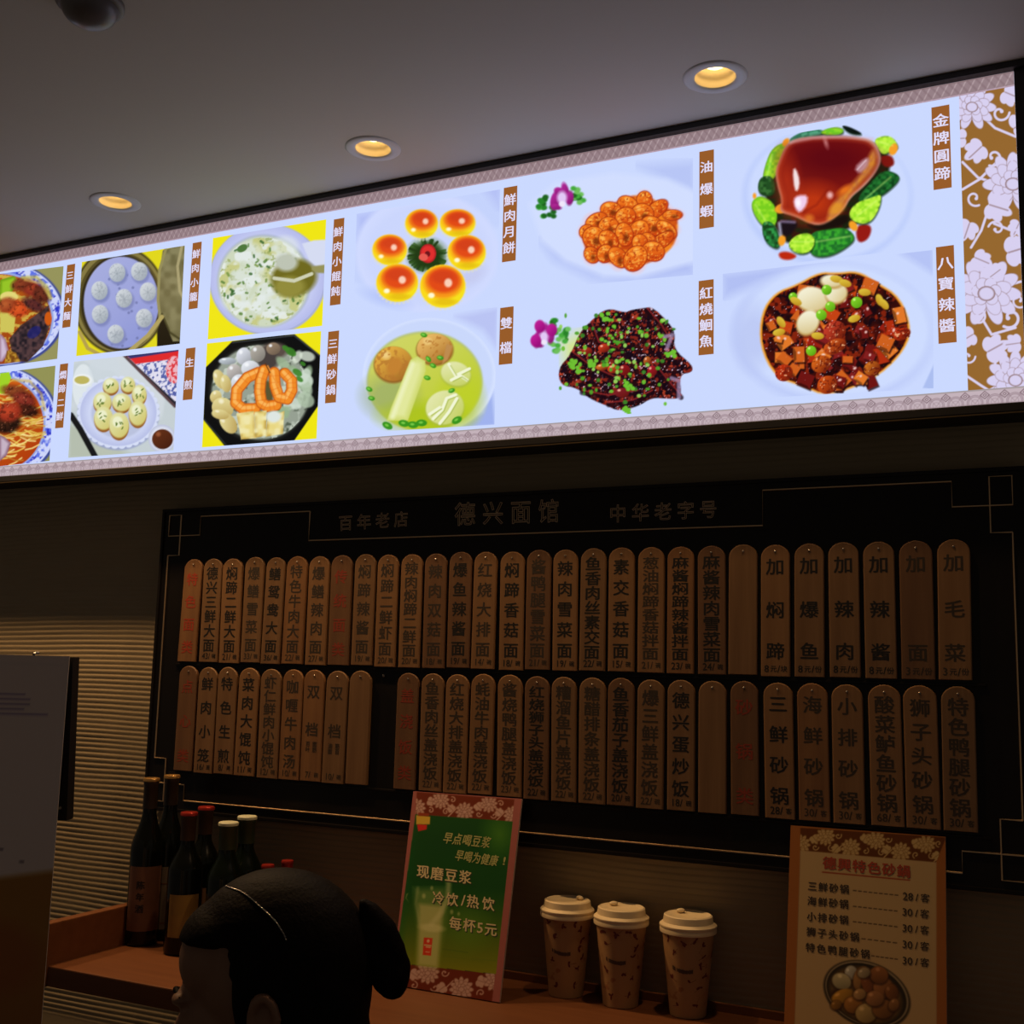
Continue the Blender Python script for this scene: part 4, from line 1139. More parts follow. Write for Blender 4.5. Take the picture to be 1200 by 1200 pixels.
add(T2, 180, .25, [(118, 204, 92, 176, '点心类', '', 'F'), (211, 296, 184, 273, '鲜肉小笼', '16/笼', 'B'), (301, 388, 277, 370, '特色生煎', '8/两', 'B'), (399, 493, 373, 468, '菜肉大馄饨', '11/碗', 'B'), (501, 596, 480, 579, '虾仁鲜肉小馄饨', '12/碗', 'W'),
                   (607, 698, 581, 681, '咖喱牛肉汤', '10/碗', 'W'), (704, 799, 683, 781, '双档', '7/碗', 'W'), (812, 908, 782, 891, '双档', '10/碗', 'W'), (917, 1019, 896, 998, '', '', 'N')])
add(T2, 440, .2, [(130, 250, 98, 235, '盖浇饭类', '', 'F'), (267, 399, 249, 386, '鱼香肉丝盖浇饭', '22/碗', 'W'), (411, 546, 391, 531, '红烧大排盖浇饭', '22/碗', 'W'), (562, 696, 534, 682, '蚝油牛肉盖浇饭', '22/碗', 'W'), (714, 856, 707, 856, '酱烧鸭腿盖浇饭', '23/碗', 'W'),
                  (874, 1016, 862, 1013, '红烧狮子头盖浇饭', '22/碗', 'B'), (1029, 1173, 1026, 1176, '糟溜鱼片盖浇饭', '22/碗', 'W')])
add(T2, 650, .20833, [(136, 286, 130, 283, '糖醋排条盖浇饭', '22/碗', 'W'), (297, 446, 290, 442, '鱼香茄子盖浇饭', '20/碗', 'B'), (464, 616, 454, 609, '爆三鲜盖浇饭', '22/碗', 'W'), (634, 786, 627, 789, '德兴蛋炒饭', '18/碗', 'B'), (807, 966, 804, 966, '', '', 'N'), (986, 1144, 989, 1151, '砂锅类', '', 'F')])
add(T2, 870, .275, [(87, 214, 95, 226, '三鲜砂锅', '28/客', 'B'), (231, 363, 239, 376, '海鲜砂锅', '30/客', 'W'), (377, 513, 386, 525, '小排砂锅', '30/客', 'W'), (534, 673, 546, 695, '酸菜鲈鱼砂锅', '68/客', 'W'), (682, 829, 697, 849, '狮子头砂锅', '30/客', 'W'), (844, 994, 856, 1006, '特色鸭腿砂锅', '30/客', 'W')])

def pinpx(row, x, top):
    # pixel height of the row's top and foot at this x, from straight runs along the board
    if row == 1:
        return (662.0 - 0.0251 * (x - 216)) if top else (775.0 + 0.0236 * (x - 207))
    return (788.0 + 0.0270 * (x - 215)) if top else (903.0 + 0.0796 * (x - 203))

rt_ = random.Random(12)
RED_LAB = {'特色面类': 'wooden tablet with bright red lettering at the top left corner of the board', '传统面类': 'upper-row wooden tablet with faded red lettering, between two black-lettered ones',
           '点心类': 'lower-row wooden tablet with worn red lettering at the far left end', '盖浇饭类': 'lower-row tablet with faded red lettering, right of the bare screw gap', '砂锅类': 'dark lower-row tablet with red smudged lettering, right of the blank pale one'}
BLANK_LAB = {1: 'blank wooden tablet in the upper row, left of the 加焖蹄 tablet', 2: 'blank wooden tablet in the lower row, beside the bare screw gap'}
seen2 = 0; blanks2 = 0; SPOT2 = 0
for row, T in ((1, T1), (2, T2)):
    zt_, zb_ = (1.6972, 1.5003) if row == 1 else (1.4912, 1.2950)
    for (a, b, c, d, s, price, ink) in T:
        xt_l = on_y(a, pinpx(row, a, 1) + 8, TY1)[0]; xt_r = on_y(b, pinpx(row, b, 1) + 8, TY1)[0]
        xb_l = on_y(c, pinpx(row, c, 0) - 4, TY1)[0]; xb_r = on_y(d, pinpx(row, d, 0) - 4, TY1)[0]
        w_ = ((xt_r - xt_l) + (xb_r - xb_l)) / 2 - 0.0012
        cb = (xb_l + xb_r) / 2; ct = (xt_l + xt_r) / 2
        dz = rt_.uniform(-0.0012, 0.0012)
        zb = zb_ + dz; h = zt_ - zb_
        sl = (ct - cb) / h
        sl = max(-0.05, min(0.05, sl))
        cx = (cb + ct) / 2 - sl * h / 2
        V, F = tablet_mesh(w_, h, 0)
        W = V.copy(); W[:, 0] = cx + V[:, 0] + V[:, 2] * sl; W[:, 2] = zb + V[:, 2]
        wood = WOODS[{'R': 2, 'F': 3, 'N': 1}.get(ink, rt_.choice([0, 0, 1, 1, 2, 3]))]
        t = obj('wooden_tablet', W, F, wood, None, (cx, (TY0 + TY1) / 2, zb))
        pos = 'upper' if row == 1 else 'lower'
        tone = {'B': 'black', 'W': 'worn black'}.get(ink, 'black')
        if s in RED_LAB and ink in 'RF': lab = RED_LAB[s]
        elif not s:
            if row == 1: lab = BLANK_LAB[1]
            else:
                blanks2 += 1
                lab = BLANK_LAB[2] if blanks2 == 1 else 'blank pale wooden tablet in the lower row, right of the 德兴蛋炒饭 tablet'
        elif s == '双档':
            SPOT2 += 1
            lab = 'lower-row wooden tablet with black 双档 lettering, ' + ('right of the beef soup one' if SPOT2 == 1 else 'left of the blank one')
        else: lab = '%s-row wooden menu tablet with %s lettering %s' % (pos, tone, s.replace(' ', ''))
        tag(t, lab, 'menu tablet', 'wooden menu tablets in the %s row' % pos)
        yy = TY1 - 0.00012
        plc = lambda u, v, w__: (cx + u + v * sl, yy - w__, zb + v)
        if s:
            n = len(s)
            if n <= 3 and ink in 'BW': zs_ = [0.86, 0.49, 0.18] if n == 3 else [0.80, 0.46]
            else:
                top, botm = (0.84, 0.165) if n <= 5 else ((0.855, 0.16) if n == 6 else (0.87, 0.15))
                zs_ = [top + (botm - top) * i / (n - 1) for i in range(n)]
            if n == 3 and ink in 'BW': zs_ = [0.83, 0.50, 0.19]
            if ink in 'RF': zs_ = [0.80 - 0.66 * i / (n - 1) for i in range(n)]
            gap = abs(zs_[0] - zs_[1]) * h
            sw = min(w_ * 0.66, 0.0285); sh = min(sw * 0.92, gap * 1.0)
            its = [(ch, (0, zs_[i] * h), (sw, 0), (0, sh)) for i, ch in enumerate(s)]
            m_ = {'B': M_ink, 'W': M_inkb, 'R': M_red, 'F': M_redf}[ink]
            write('dish_name', its, plc, m_, t, offset=0.022)
        if s == '双档':
            small = '百叶面筋' if SPOT2 == 1 else '油面筋百'
            its = [(ch, ((-0.006 if i < 2 else 0.006) * w_ / 0.036, h * (0.33 - 0.05 * (i % 2))), (0.010, 0), (0, 0.010)) for i, ch in enumerate(small)]
            write('small_note', its, plc, M_inkb, t, offset=0.02)
        if price:
            k = w_ * 0.34
            its = [(price[:-1] if price[-1] not in '' else price, (-w_ * 0.11, h * 0.058), (k, 0), (0, k * 1.05)), (price[-1], (w_ * 0.30, h * 0.058), (k * 0.62, 0), (0, k * 0.62))]
            if '元' in price:
                its = [(price[0], (-w_ * 0.30, h * 0.058), (k, 0), (0, k)), (price[1], (-w_ * 0.06, h * 0.058), (k * 0.7, 0), (0, k * 0.7)), ('/', (w_ * 0.12, h * 0.058), (k, 0), (0, k)), (price[-1], (w_ * 0.30, h * 0.058), (k * 0.7, 0), (0, k * 0.7))]
            write('price', its, plc, M_inkb if ink == 'W' else M_ink, t, offset=0.014)
        nz = h - w_ * 0.24
        MB().ell((cx + nz * sl, TY1 - 0.0002, zb + nz), (0.0017, 0.0014, 0.0017), seg=10, rings=6).build('nail', M_nail, t, smooth=True)
q = on_y(450, 792, BY)
o = MB().ell((q[0], BY - 0.001, q[2]), (0.0024, 0.0022, 0.0024), seg=12, rings=8).build('screw', M_nail, None, (q[0], BY, q[2]), True)
tag(o, 'bare steel screw in the empty gap of the lower tablet row', 'screw')

# ================================================================== WOODEN SHELF
SHZ = 1.006
M_shelf = mat('red_brown_wood', (0.135, 0.046, 0.016), 0.5, spec=0.25, noise=((4, 60, 60), (0.175, 0.064, 0.023), 0.25))
shelf = empty('wall_shelf', (-0.55, -0.165, SHZ - 0.032), 'long red-brown wooden wall shelf with a raised left end panel', 'shelf')
MB().box(-1.528, 0.86, -0.330, -0.0035, SHZ - 0.032, SHZ, 0.002).build('shelf_board', M_shelf, shelf)
MB().box(-1.532, -1.512, -0.334, -0.0035, SHZ - 0.0325, SHZ + 0.0665, 0.002).build('end_panel', M_shelf, shelf)
MB().box(-1.510, 0.86, -0.010, -0.0035, SHZ - 0.0002, SHZ + 0.012, 0.001).build('back_lip', M_shelf, shelf)
for x in (-1.1, -0.1):
    MB().add([(x, -0.004, SHZ - 0.033), (x + 0.02, -0.004, SHZ - 0.033), (x, -0.25, SHZ - 0.033), (x + 0.02, -0.25, SHZ - 0.033), (x, -0.004, SHZ - 0.2), (x + 0.02, -0.004, SHZ - 0.2)],
             [(0, 2, 3, 1), (0, 1, 5, 4), (2, 4, 5, 3), (0, 4, 2), (1, 3, 5)]).build('bracket', mat('dark_wood', (0.06, 0.03, 0.018), 0.5), shelf)

# ================================================================== STANDING CARDS
M_card = print_mat('card_print', False, 0.45)
M_cedge = mat('card_foam', (0.55, 0.42, 0.38), 0.6)
def card(name, px, bys, ty, label, cat, frame_col, painter, bg):
    """px: TL, TR, BR, BL on the photo; bys: pixel feet on the shelf; leaning back on the board at depth ty"""
    TL, TR = on_y(*px[0], ty), on_y(*px[1], ty)
    foot = (on_z(*px[2], SHZ) + on_z(*px[3], SHZ)) / 2
    nrm = np.cross(TR - TL, foot - TL); nrm /= np.linalg.norm(nrm)     # towards the viewer
    if nrm[1] > 0: nrm = -nrm
    def foot_on(top, low):                                            # follow the side edge down to the shelf
        lo_, hi_ = 0.6, 1.4
        for _ in range(40):
            m_ = (lo_ + hi_) / 2
            d_ = ray(top[0] + (low[0] - top[0]) * m_, top[1] + (low[1] - top[1]) * m_)
            p_ = EYEN + d_ * (((TL - EYEN) @ nrm) / (d_ @ nrm))
            if p_[2] > SHZ + 0.0006: lo_ = m_
            else: hi_ = m_
        return p_
    BR, BL = foot_on(px[1], px[2]), foot_on(px[0], px[3])
    base = (BL + BR) / 2
    root = empty(name, tuple(base), label, cat)
    th = 0.004
    F4 = [TL, TR, BR, BL]
    V = F4 + [p - nrm * th for p in F4]
    sh = np.array([0, 0, max(0.0, SHZ + 0.0004 - min(v[2] for v in V))])
    F4 = [p + sh for p in F4]; V = [v + sh for v in V]
    obj('foam_board', V, [(0, 1, 2, 3), (7, 6, 5, 4), (0, 4, 5, 1), (1, 5, 6, 2), (2, 6, 7, 3), (3, 7, 4, 0)], M_cedge, root)
    printed('printed_face', [p + nrm * 0.0004 for p in F4], painter, bg, M_card, root, step=0.85)
    o0 = F4[3]
    def place(u, v, w_):
        d = ray(u, v)
        t = ((o0 + nrm * (0.0008 + w_) - EYEN) @ nrm) / (d @ nrm)
        return EYEN + d * t
    return root, place

def scroll_band(cv, poly, items, wh, dk, br):
    cv.poly(poly, br)
    m0 = cv.C.copy()
    for f in items:
        if f[0] == 'b': blossom(cv, *f[1:4], wh, dk, f[4] if len(f) > 4 else -math.pi / 2)
        elif f[0] == 'l': leaf(cv, *f[1:5], wh, dk)
        elif f[0] == 'c': curl(cv, *f[1:5], wh, f[5])
        else: cv.line([f[1:3], f[3:5]], 1.4, wh)
    # keep the ornament inside its band
    keep = cv.inpoly(poly)(cv.U, cv.V)
    cv.C[~keep] = m0[~keep]

def band_items(x0, x1, y0, dydx, h, seed):
    r = rnd(seed); it = []
    n = max(6, int((x1 - x0) / (h * 0.52)))
    for i in range(n + 1):
        x = x0 + (x1 - x0) * i / n
        y = y0 + dydx * (x - x0)
        k = i % 4
        yy = y + h * (0.35 if i % 2 else 0.62)
        if k == 0: it.append(('b', x, y + h * 0.72, h * 0.42))
        elif k == 1: it += [('l', x, yy, h * 0.36, r.uniform(-1, 1)), ('c', x + h * 0.1, y + h * 0.80, h * 0.15, r.uniform(0, 6), 1)]
        elif k == 2: it += [('b', x, y + h * 0.28, h * 0.40, math.pi / 2), ('c', x + h * 0.25, y + h * 0.82, h * 0.15, r.uniform(0, 6), -1)]
        else: it += [('l', x, y + h * 0.7, h * 0.34, r.uniform(2, 4)), ('c', x, y + h * 0.22, h * 0.15, r.uniform(0, 6), 1), ('s', x - h * .2, y + h, x + h * .3, y + h * .5)]
    return it

P1 = [(484.5, 928), (611.5, 937), (585.3, 1175), (458.5, 1156)]
CW, CD, CB = (198, 160, 150), (130, 78, 66), (112, 40, 16)
def paint_soy(cv):
    cv.frame(450, 910, 0.23333)
    cv.C[:] = np.array((160, 92, 88)) / 255
    cv.frame(0, 0, 1.0)
    fr = lambda x, y: (450 + x * .23333, 910 + y * .23333)
    scroll_band(cv, [fr(165, 78), fr(655, 116), fr(643, 226), fr(158, 192)], band_items(488, 601, 928.5, 0.078, 25, 5), CW, CD, CB)
    scroll_band(cv, [fr(60, 930), fr(560, 985), fr(542, 1130), fr(30, 1062)], band_items(462, 580, 1126, 0.115, 33, 6), CW, CD, CB)
    cv.frame(450, 910, 0.23333)
    g = [(158, 190), (645, 226), (562, 992), (56, 935)]
    cv.poly(g, (26, 110, 38))
    f = cv.inpoly(g)(cv.U, cv.V)
    i = np.nonzero(f)[0]
    y = (cv.V[i] - 910) / .23333; x = (cv.U[i] - 450) / .23333
    t = np.clip((y - 560) / 420, 0, 1)[:, None]
    c = np.array((14, 78, 22)) / 255 * (1 - t) + np.array((132, 138, 14)) / 255 * t
    cv.C[i] = c
    glow = np.clip(1 - np.hypot((x - 580) / 120, (y - 290) / 160), 0, 1)
    cv.mix(i, glow * 0.55, (110, 170, 40))
    gl = np.clip(1 - np.hypot((x - 420) / 150, (y - 760) / 160), 0, 1); cv.mix(i, gl * 0.5, (110, 160, 50))
    sh = np.clip(1 - np.hypot((x - 300) / 260, (y - 330) / 120), 0, 1); cv.mix(i, sh * 0.5, (10, 70, 30))
    le = np.clip((150 - (x + 0.12 * (y - 500))) / 60, 0, 1); cv.mix(i, le * 0.6, (16, 96, 44))
    # glass of soy milk with a pour, pale red emblem
    cv.poly([(150, 560), (300, 560), (320, 640), (300, 770), (265, 960), (165, 945), (175, 760)], (150, 176, 96), soft=10, op=0.55)
    cv.poly([(176, 640), (296, 650), (270, 960), (168, 948)], (200, 200, 130), soft=6, op=0.75)
    cv.line([(325, 520), (322, 600), (290, 680), (240, 740)], 26, (206, 210, 150), 0.6, soft=4)
    cv.ell(240, 760, 62, 20, (220, 220, 160), 0.1, op=0.6, soft=3); cv.line([(170, 560), (160, 640), (180, 740)], 10, (190, 200, 140), 0.5, soft=4)
    for x_, y_, q in ((340, 680, 8), (200, 600, 9), (240, 560, 7), (375, 690, 6)): cv.ell(x_, y_, q, q * 1.4, (200, 210, 140), op=0.6, soft=2)
    cv.poly([(200, 808), (244, 812), (236, 900), (194, 896)], (214, 60, 30)); cv.ell(222, 826, 7, 8, (230, 190, 150)); cv.line([(212, 856), (232, 858)], 5, (230, 190, 150)); cv.line([(204, 846), (236, 850)], 6, (210, 200, 140)); cv.line([(210, 880), (228, 882)], 4, (230, 190, 150))
    # red and yellow badge in the corner
    cv.poly([(162, 194), (232, 202), (230, 240), (162, 240)], (214, 176, 60)); cv.poly([(166, 240), (216, 242), (214, 266), (172, 275)], (210, 44, 36)); cv.poly([(172, 180), (226, 186), (226, 200), (172, 198)], (150, 60, 30))
    cv.poly([(112, 590), (122, 585), (112, 610), (124, 630), (108, 612)], (190, 200, 120), op=0.5)
    cv.line([(296, 866), (420, 884)], 5, (80, 110, 30), 0.7); cv.line([(300, 900), (500, 930)], 3, (90, 120, 30), 0.35); cv.line([(440, 915), (560, 925)], 4, (90, 120, 30), 0.5)
card1, pl1 = card('soy_milk_card', P1, None, -0.046, 'green soy milk advert card leaning on the black board, behind the dark-haired head', 'poster', None, paint_soy, (170, 90, 90))
M_cr = mat('cream_ink', (0.62, 0.52, 0.28), 0.6); M_dk = mat('dark_green_ink', (0.02, 0.045, 0.015), 0.6)
f1 = lambda x, y: (450 + x * .23333, 910 + y * .23333)
for s, a, b, cw, ch, sl in (('早点喝豆浆', (322, 309), (513, 331), 46, 60, 9), ('早喝为健康', (380, 397), (552, 422), 42, 58, 9)):
    write('slogan', row_items(s, f1(*a), f1(*b), cw * .2333, ch * .2333, sl * .45), pl1, mat('pale_green_ink', (0.40, 0.42, 0.14), 0.6), card1, 0.02)
write('slogan', [('!', f1(604, 424), (13, 1), (2.4, -13))], pl1, MATS['pale_green_ink'], card1, 0.03)
for s, a, b, cw in (('现磨豆浆', (196, 478), (408, 506), 66), ('冷饮', (272, 610), (342, 618), 62), ('热饮', (446, 628), (524, 640), 64), ('每杯', (358, 738), (428, 748), 64), ('元', (536, 768), (537, 768), 64)):
    it = row_items(s, f1(*a), f1(*b), cw * .2333, 70 * .2333, 0.8)
    if len(s) == 1: it = [(s, f1(*a), (cw * .2333, 1.8), (0.8, -16))]
    write('shadow_lettering', [(c, (p[0] + 1.0, p[1] + 1.2), ax, ay) for c, p, ax, ay in it], lambda u, v, w_: pl1(u, v, w_ - 0.00025), M_dk, card1, 0.035)
    write('lettering', it, pl1, M_cr, card1, 0.022)
write('lettering', [('/', f1(398, 622), (16, 0), (1, -17)), ('5', f1(482, 760), (16, 1.6), (0.8, -17))], pl1, M_cr, card1, 0.02)

P2 = [(926.7, 967.5), (1108, 981), (1109.9, 1240), (918.0, 1226)]
def paint_pot_menu(cv):
    cv.C[:] = np.array((168, 104, 50)) / 255
    cv.frame(0, 0, 1.0)
    g = lambda x, y: (900 + x * .25, 950 + y * .25)
    scroll_band(cv, [g(152, 80), g(835, 126), g(786, 246), g(150, 188)], band_items(938, 1100, 970, 0.078, 27, 15), (206, 176, 120), (140, 96, 46), (104, 56, 16))
    cv.frame(900, 950, 0.25)
    cv.poly([(150, 186), (788, 242), (790, 1200), (118, 1200)], (196, 166, 118), soft=1.2)
    cv.line([(152, 186), (124, 1000)], 2, (150, 110, 70)); cv.line([(788, 242), (790, 1100)], 2.5, (180, 150, 110))
    cv.line([(256, 288), (664, 326)], 6, (150, 56, 30))
    for (x0, y0, x1, y1, n) in ((400, 374, 620, 398, 9), (400, 448, 616, 472, 9), (400, 520, 616, 546, 9), (440, 600, 616, 622, 6), (486, 680, 616, 698, 6)):
        for k in range(n):
            t0 = k / n; t1 = (k + 0.55) / n
            cv.line([(x0 + (x1 - x0) * t0, y0 + (y1 - y0) * t0), (x0 + (x1 - x0) * t1, y0 + (y1 - y0) * t1)], 4.5, (60, 44, 30))
    a = 0.42
    cv.ell(464, 862, 214, 150, (70, 60, 46), a, soft=2); cv.ell(464, 858, 204, 142, (150, 134, 104), a); cv.ell(462, 860, 196, 135, (52, 44, 32), a); cv.ell(458, 864, 178, 122, (110, 86, 50), a, soft=4)
    r = rnd(8)
    for x, y, rx, ry, c in ((390, 760, 30, 34, (214, 210, 190)), (345, 800, 46, 38, (214, 200, 150)), (350, 870, 54, 32, (216, 160, 60)), (440, 790, 40, 60, (190, 140, 80)), (480, 810, 40, 70, (150, 90, 50)), (540, 830, 46, 50, (180, 120, 70)), (520, 770, 44, 40, (170, 110, 60)),
                            (580, 850, 30, 40, (150, 96, 50)), (400, 910, 44, 40, (190, 130, 60)), (460, 950, 50, 46, (206, 176, 110)), (540, 930, 50, 44, (160, 110, 60)), (500, 880, 44, 36, (186, 130, 80)), (450, 760, 30, 24, (190, 170, 130)), (590, 910, 24, 30, (170, 120, 70)), (320, 910, 26, 22, (170, 120, 50)), (430, 860, 30, 26, (206, 160, 100))):
        cv.ell(x, y + 5, rx + 4, ry + 4, (60, 36, 20), 0.3, soft=3, op=0.8); cv.ell(x, y, rx, ry, c, r.uniform(-0.5, 0.5), edge=tuple(int(v * 0.66) for v in c), hi=tuple(min(255, v + 36) for v in c), soft=2)
card2, pl2 = card('clay_pot_menu_card', P2, None, -0.046, 'cream menu card headed in red, leaning on the right end of the black board', 'poster', None, paint_pot_menu, (160, 100, 50))
g2 = lambda x, y: (900 + x * .25, 950 + y * .25)
M_rh = mat('red_heading_ink', (0.40, 0.05, 0.02), 0.6); M_bi = mat('brown_black_ink', (0.045, 0.028, 0.018), 0.6)
write('heading', row_items('德興特色砂鍋', g2(288, 246), g2(636, 284), 16.5, 15.5, 0.4), pl2, M_rh, card2, 0.03)
for s, a, b, pr, c in (('三鲜砂锅', (208, 354), (358, 368), '28', (656, 402)), ('海鲜砂锅', (206, 424), (356, 438), '30', (654, 476)), ('小排砂锅', (204, 497), (356, 512), '30', (654, 552)), ('狮子头砂锅', (202, 568), (406, 592), '30', (654, 628)), ('特色鸭腿砂锅', (198, 642), (456, 672), '30', (654, 704))):
    write('menu_line', row_items(s, g2(*a), g2(*b), 11.2, 11.4, 0.3), pl2, M_bi, card2, 0.03)
    q = g2(*c)
    write('menu_price', [(pr, q, (12.5, 1.3), (0.2, -12.5)), ('/', (q[0] + 10.5, q[1] + 1.1), (11.5, 1), (0.2, -12)), ('客', (q[0] + 20, q[1] + 2), (11, 1.2), (0.3, -11))], pl2, M_bi, card2, 0.02)

# ================================================================== PAPER CUPS
def cup_mat():
    m = mat('floral_paper', (0.52, 0.37, 0.235), 0.55)
    nt = m.node_tree; b = nt.nodes['Principled BSDF']
    tc = nt.nodes.new('ShaderNodeTexCoord')
    base = None
    def layer(scale, lo, hi, col, prev, seed):
        mp = nt.nodes.new('ShaderNodeMapping'); mp.inputs['Scale'].default_value = (scale,) * 3; mp.inputs['Location'].default_value = (seed, seed * 2, 0)
        nt.links.new(tc.outputs['Object'], mp.inputs[0])
        n = nt.nodes.new('ShaderNodeTexNoise'); n.inputs['Scale'].default_value = 1; n.inputs['Detail'].default_value = 3; nt.links.new(mp.outputs[0], n.inputs['Vector'])
        r = nt.nodes.new('ShaderNodeMapRange'); r.inputs['From Min'].default_value = lo; r.inputs['From Max'].default_value = hi; nt.links.new(n.outputs['Fac'], r.inputs['Value'])
        mx_ = nt.nodes.new('ShaderNodeMix'); mx_.data_type = 'RGBA'; nt.links.new(r.outputs[0], mx_.inputs[0])
        if prev is None: mx_.inputs[6].default_value = (0.46, 0.265, 0.115, 1)
        else: nt.links.new(prev, mx_.inputs[6])
        mx_.inputs[7].default_value = (*col, 1)
        return mx_.outputs[2]
    x = layer(22, 0.52, 0.66, (0.37, 0.165, 0.065), None, 3)
    x = layer(60, 0.60, 0.68, (0.34, 0.14, 0.06), x, 11)
    nt.links.new(x, b.inputs['Base Color'])
    return m
M_cupp = cup_mat()
M_lid = mat('cream_plastic_lid', (0.84, 0.68, 0.42), 0.4, spec=0.5)
M_petal = mat('maroon_petals', (0.14, 0.02, 0.014), 0.6); M_word = mat('brown_wordmark', (0.085, 0.050, 0.030), 0.6)
CUPS = [((663, 1171), 0, 'paper cup with cream lid, leftmost of the three on the shelf'), ((727, 1183), 1, 'paper cup with cream lid, middle of the three on the shelf'), ((806, 1195), 2, 'paper cup with cream lid, standing apart nearest the cream menu card')]
for (u, v), k, lab in CUPS:
    fp = on_z(u, v, SHZ)
    rb, rtp, hc = 0.0265, 0.0385, 0.122
    dirv = fp - EYEN; dirv[2] = 0; dirv /= np.linalg.norm(dirv)
    c = fp + dirv * rb
    c = (c[0], c[1], SHZ + 0.0003)
    root = empty('paper_cup', c, lab, 'cup', 'lidded paper cups on the shelf')
    MB().lathe(c, [(rb - 0.001, 0.0), (rb, 0.001), (rb + 0.0002, 0.004), (rtp, hc), (rtp - 0.0006, hc + 0.001)], 48).build('sleeve', M_cupp, root, smooth=False)
    auto_smooth(root.children[0])
    hz = hc - 0.006
    lid = MB().lathe(c, [(rtp + 0.0005, hz), (rtp + 0.0032, hz + 0.001), (rtp + 0.0036, hz + 0.005), (rtp + 0.0028, hz + 0.0075), (rtp + 0.0038, hz + 0.009), (rtp + 0.0036, hz + 0.0115), (rtp + 0.001, hz + 0.0135),
                         (rtp - 0.0015, hz + 0.0150), (rtp - 0.0028, hz + 0.0240), (rtp - 0.0050, hz + 0.0255), (rtp - 0.0090, hz + 0.0235), (0.001, hz + 0.0215)], 48).build('lid', M_lid, root, smooth=True)
    auto_smooth(lid, 0.7)
    a = {0: 0.9, 1: 2.5, 2: 2.4}[k]
    tab = MB()
    tp = np.array([c[0] + 0.022 * math.cos(a), c[1] + 0.022 * math.sin(a), c[2] + hz + 0.0262])
    tab.ell(tp, (0.0075, 0.005, 0.0032), np.array([[math.cos(a + 1.57), -math.sin(a + 1.57), 0], [math.sin(a + 1.57), math.cos(a + 1.57), 0], [0, 0, 1]]), 12, 8)
    tab.build('sip_tab', M_lid, lid, smooth=True)
    # petals, twigs and a brown wordmark band printed on the paper
    front = math.atan2(EYE[1] - c[1], EYE[0] - c[0])
    def on_cup(ang, z, out=0.0003):
        r = rb + (rtp - rb) * (z - 0.004) / (hc - 0.004) + out
        return (c[0] + r * math.cos(front + ang), c[1] + r * math.sin(front + ang), c[2] + z)
    rr = random.Random(40 + k)
    mp = MB()
    spots = [(0.62, 0.103), (0.70, 0.088), (0.55, 0.075), (0.10, 0.052), (0.60, 0.045), (-0.62, 0.092), (0.30, 0.112), (0.85, 0.060), (-0.2, 0.108), (-0.75, 0.055), (0.42, 0.020), (-0.5, 0.018), (-0.85, 0.11), (1.3, 0.09), (2.0, 0.06), (2.8, 0.09), (-1.9, 0.07)]
    for a_, z_ in spots:
        n = rr.choice([2, 3, 3, 4])
        for q in range(n):
            th = rr.uniform(0, 6.28); L = rr.uniform(0.0022, 0.0042); wd_ = L * 0.5
            P = []
            for s_ in np.linspace(0, 2 * math.pi, 9)[:-1]:
                dx = math.cos(s_) * L + L * 0.8; dy = math.sin(s_) * wd_
                P.append(on_cup(a_ + (dx * math.cos(th) - dy * math.sin(th)) / 0.033, z_ + dx * math.sin(th) + dy * math.cos(th)))
            mp.add(P, [tuple(range(8))])
        th = rr.uniform(0, 6.28); L = rr.uniform(0.006, 0.014)
        p = [(a_ + t * L * math.cos(th) / 0.033, z_ + t * L * math.sin(th) + 0.002 * t * t) for t in (0, .33, .66, 1)]
        for q in range(3):
            (a0, z0), (a1, z1) = p[q], p[q + 1]
            mp.add([on_cup(a0, z0 - .0003), on_cup(a1, z1 - .0003), on_cup(a1, z1 + .0003), on_cup(a0, z0 + .0003)], [(0, 1, 2, 3)])
    mp.build('petal_print', M_petal, root)
    wm = MB()
    A = np.linspace(-0.72, 0.22, 26)
    zz = [0.071 - 0.0045 * math.sin((a_ + 0.72) / 0.94 * math.pi * 0.75) for a_ in A]
    for q in range(len(A) - 1):
        h0 = 0.0021 + 0.0012 * rr.random(); h1 = 0.0021 + 0.0012 * rr.random()
        if rr.random() < 0.05: continue
        wm.add([on_cup(A[q], zz[q] - h0, .0004), on_cup(A[q + 1], zz[q + 1] - h1, .0004), on_cup(A[q + 1], zz[q + 1] + h1, .0004), on_cup(A[q], zz[q] + h0, .0004)], [(0, 1, 2, 3)])
    wm.build('wordmark', M_word, root)

# ================================================================== BOTTLES
M_glass = mat('dark_bottle_glass', (0.004, 0.005, 0.004), 0.14, spec=0.30)
M_gglass = mat('dark_green_glass', (0.004, 0.007, 0.004), 0.14, spec=0.30)
caps = {'gold': mat('gold_foil_cap', (0.62, 0.36, 0.12), 0.32, metal=0.8), 'red': mat('red_foil_cap', (0.42, 0.03, 0.02), 0.3, metal=0.5), 'white': mat('white_cap', (0.62, 0.64, 0.46), 0.4)}
necks = {'gold': mat('dark_neck_foil', (0.035, 0.022, 0.014), 0.4), 'red': mat('brown_neck_foil', (0.055, 0.026, 0.014), 0.45), 'white': mat('green_neck_foil', (0.035, 0.055, 0.025), 0.4)}
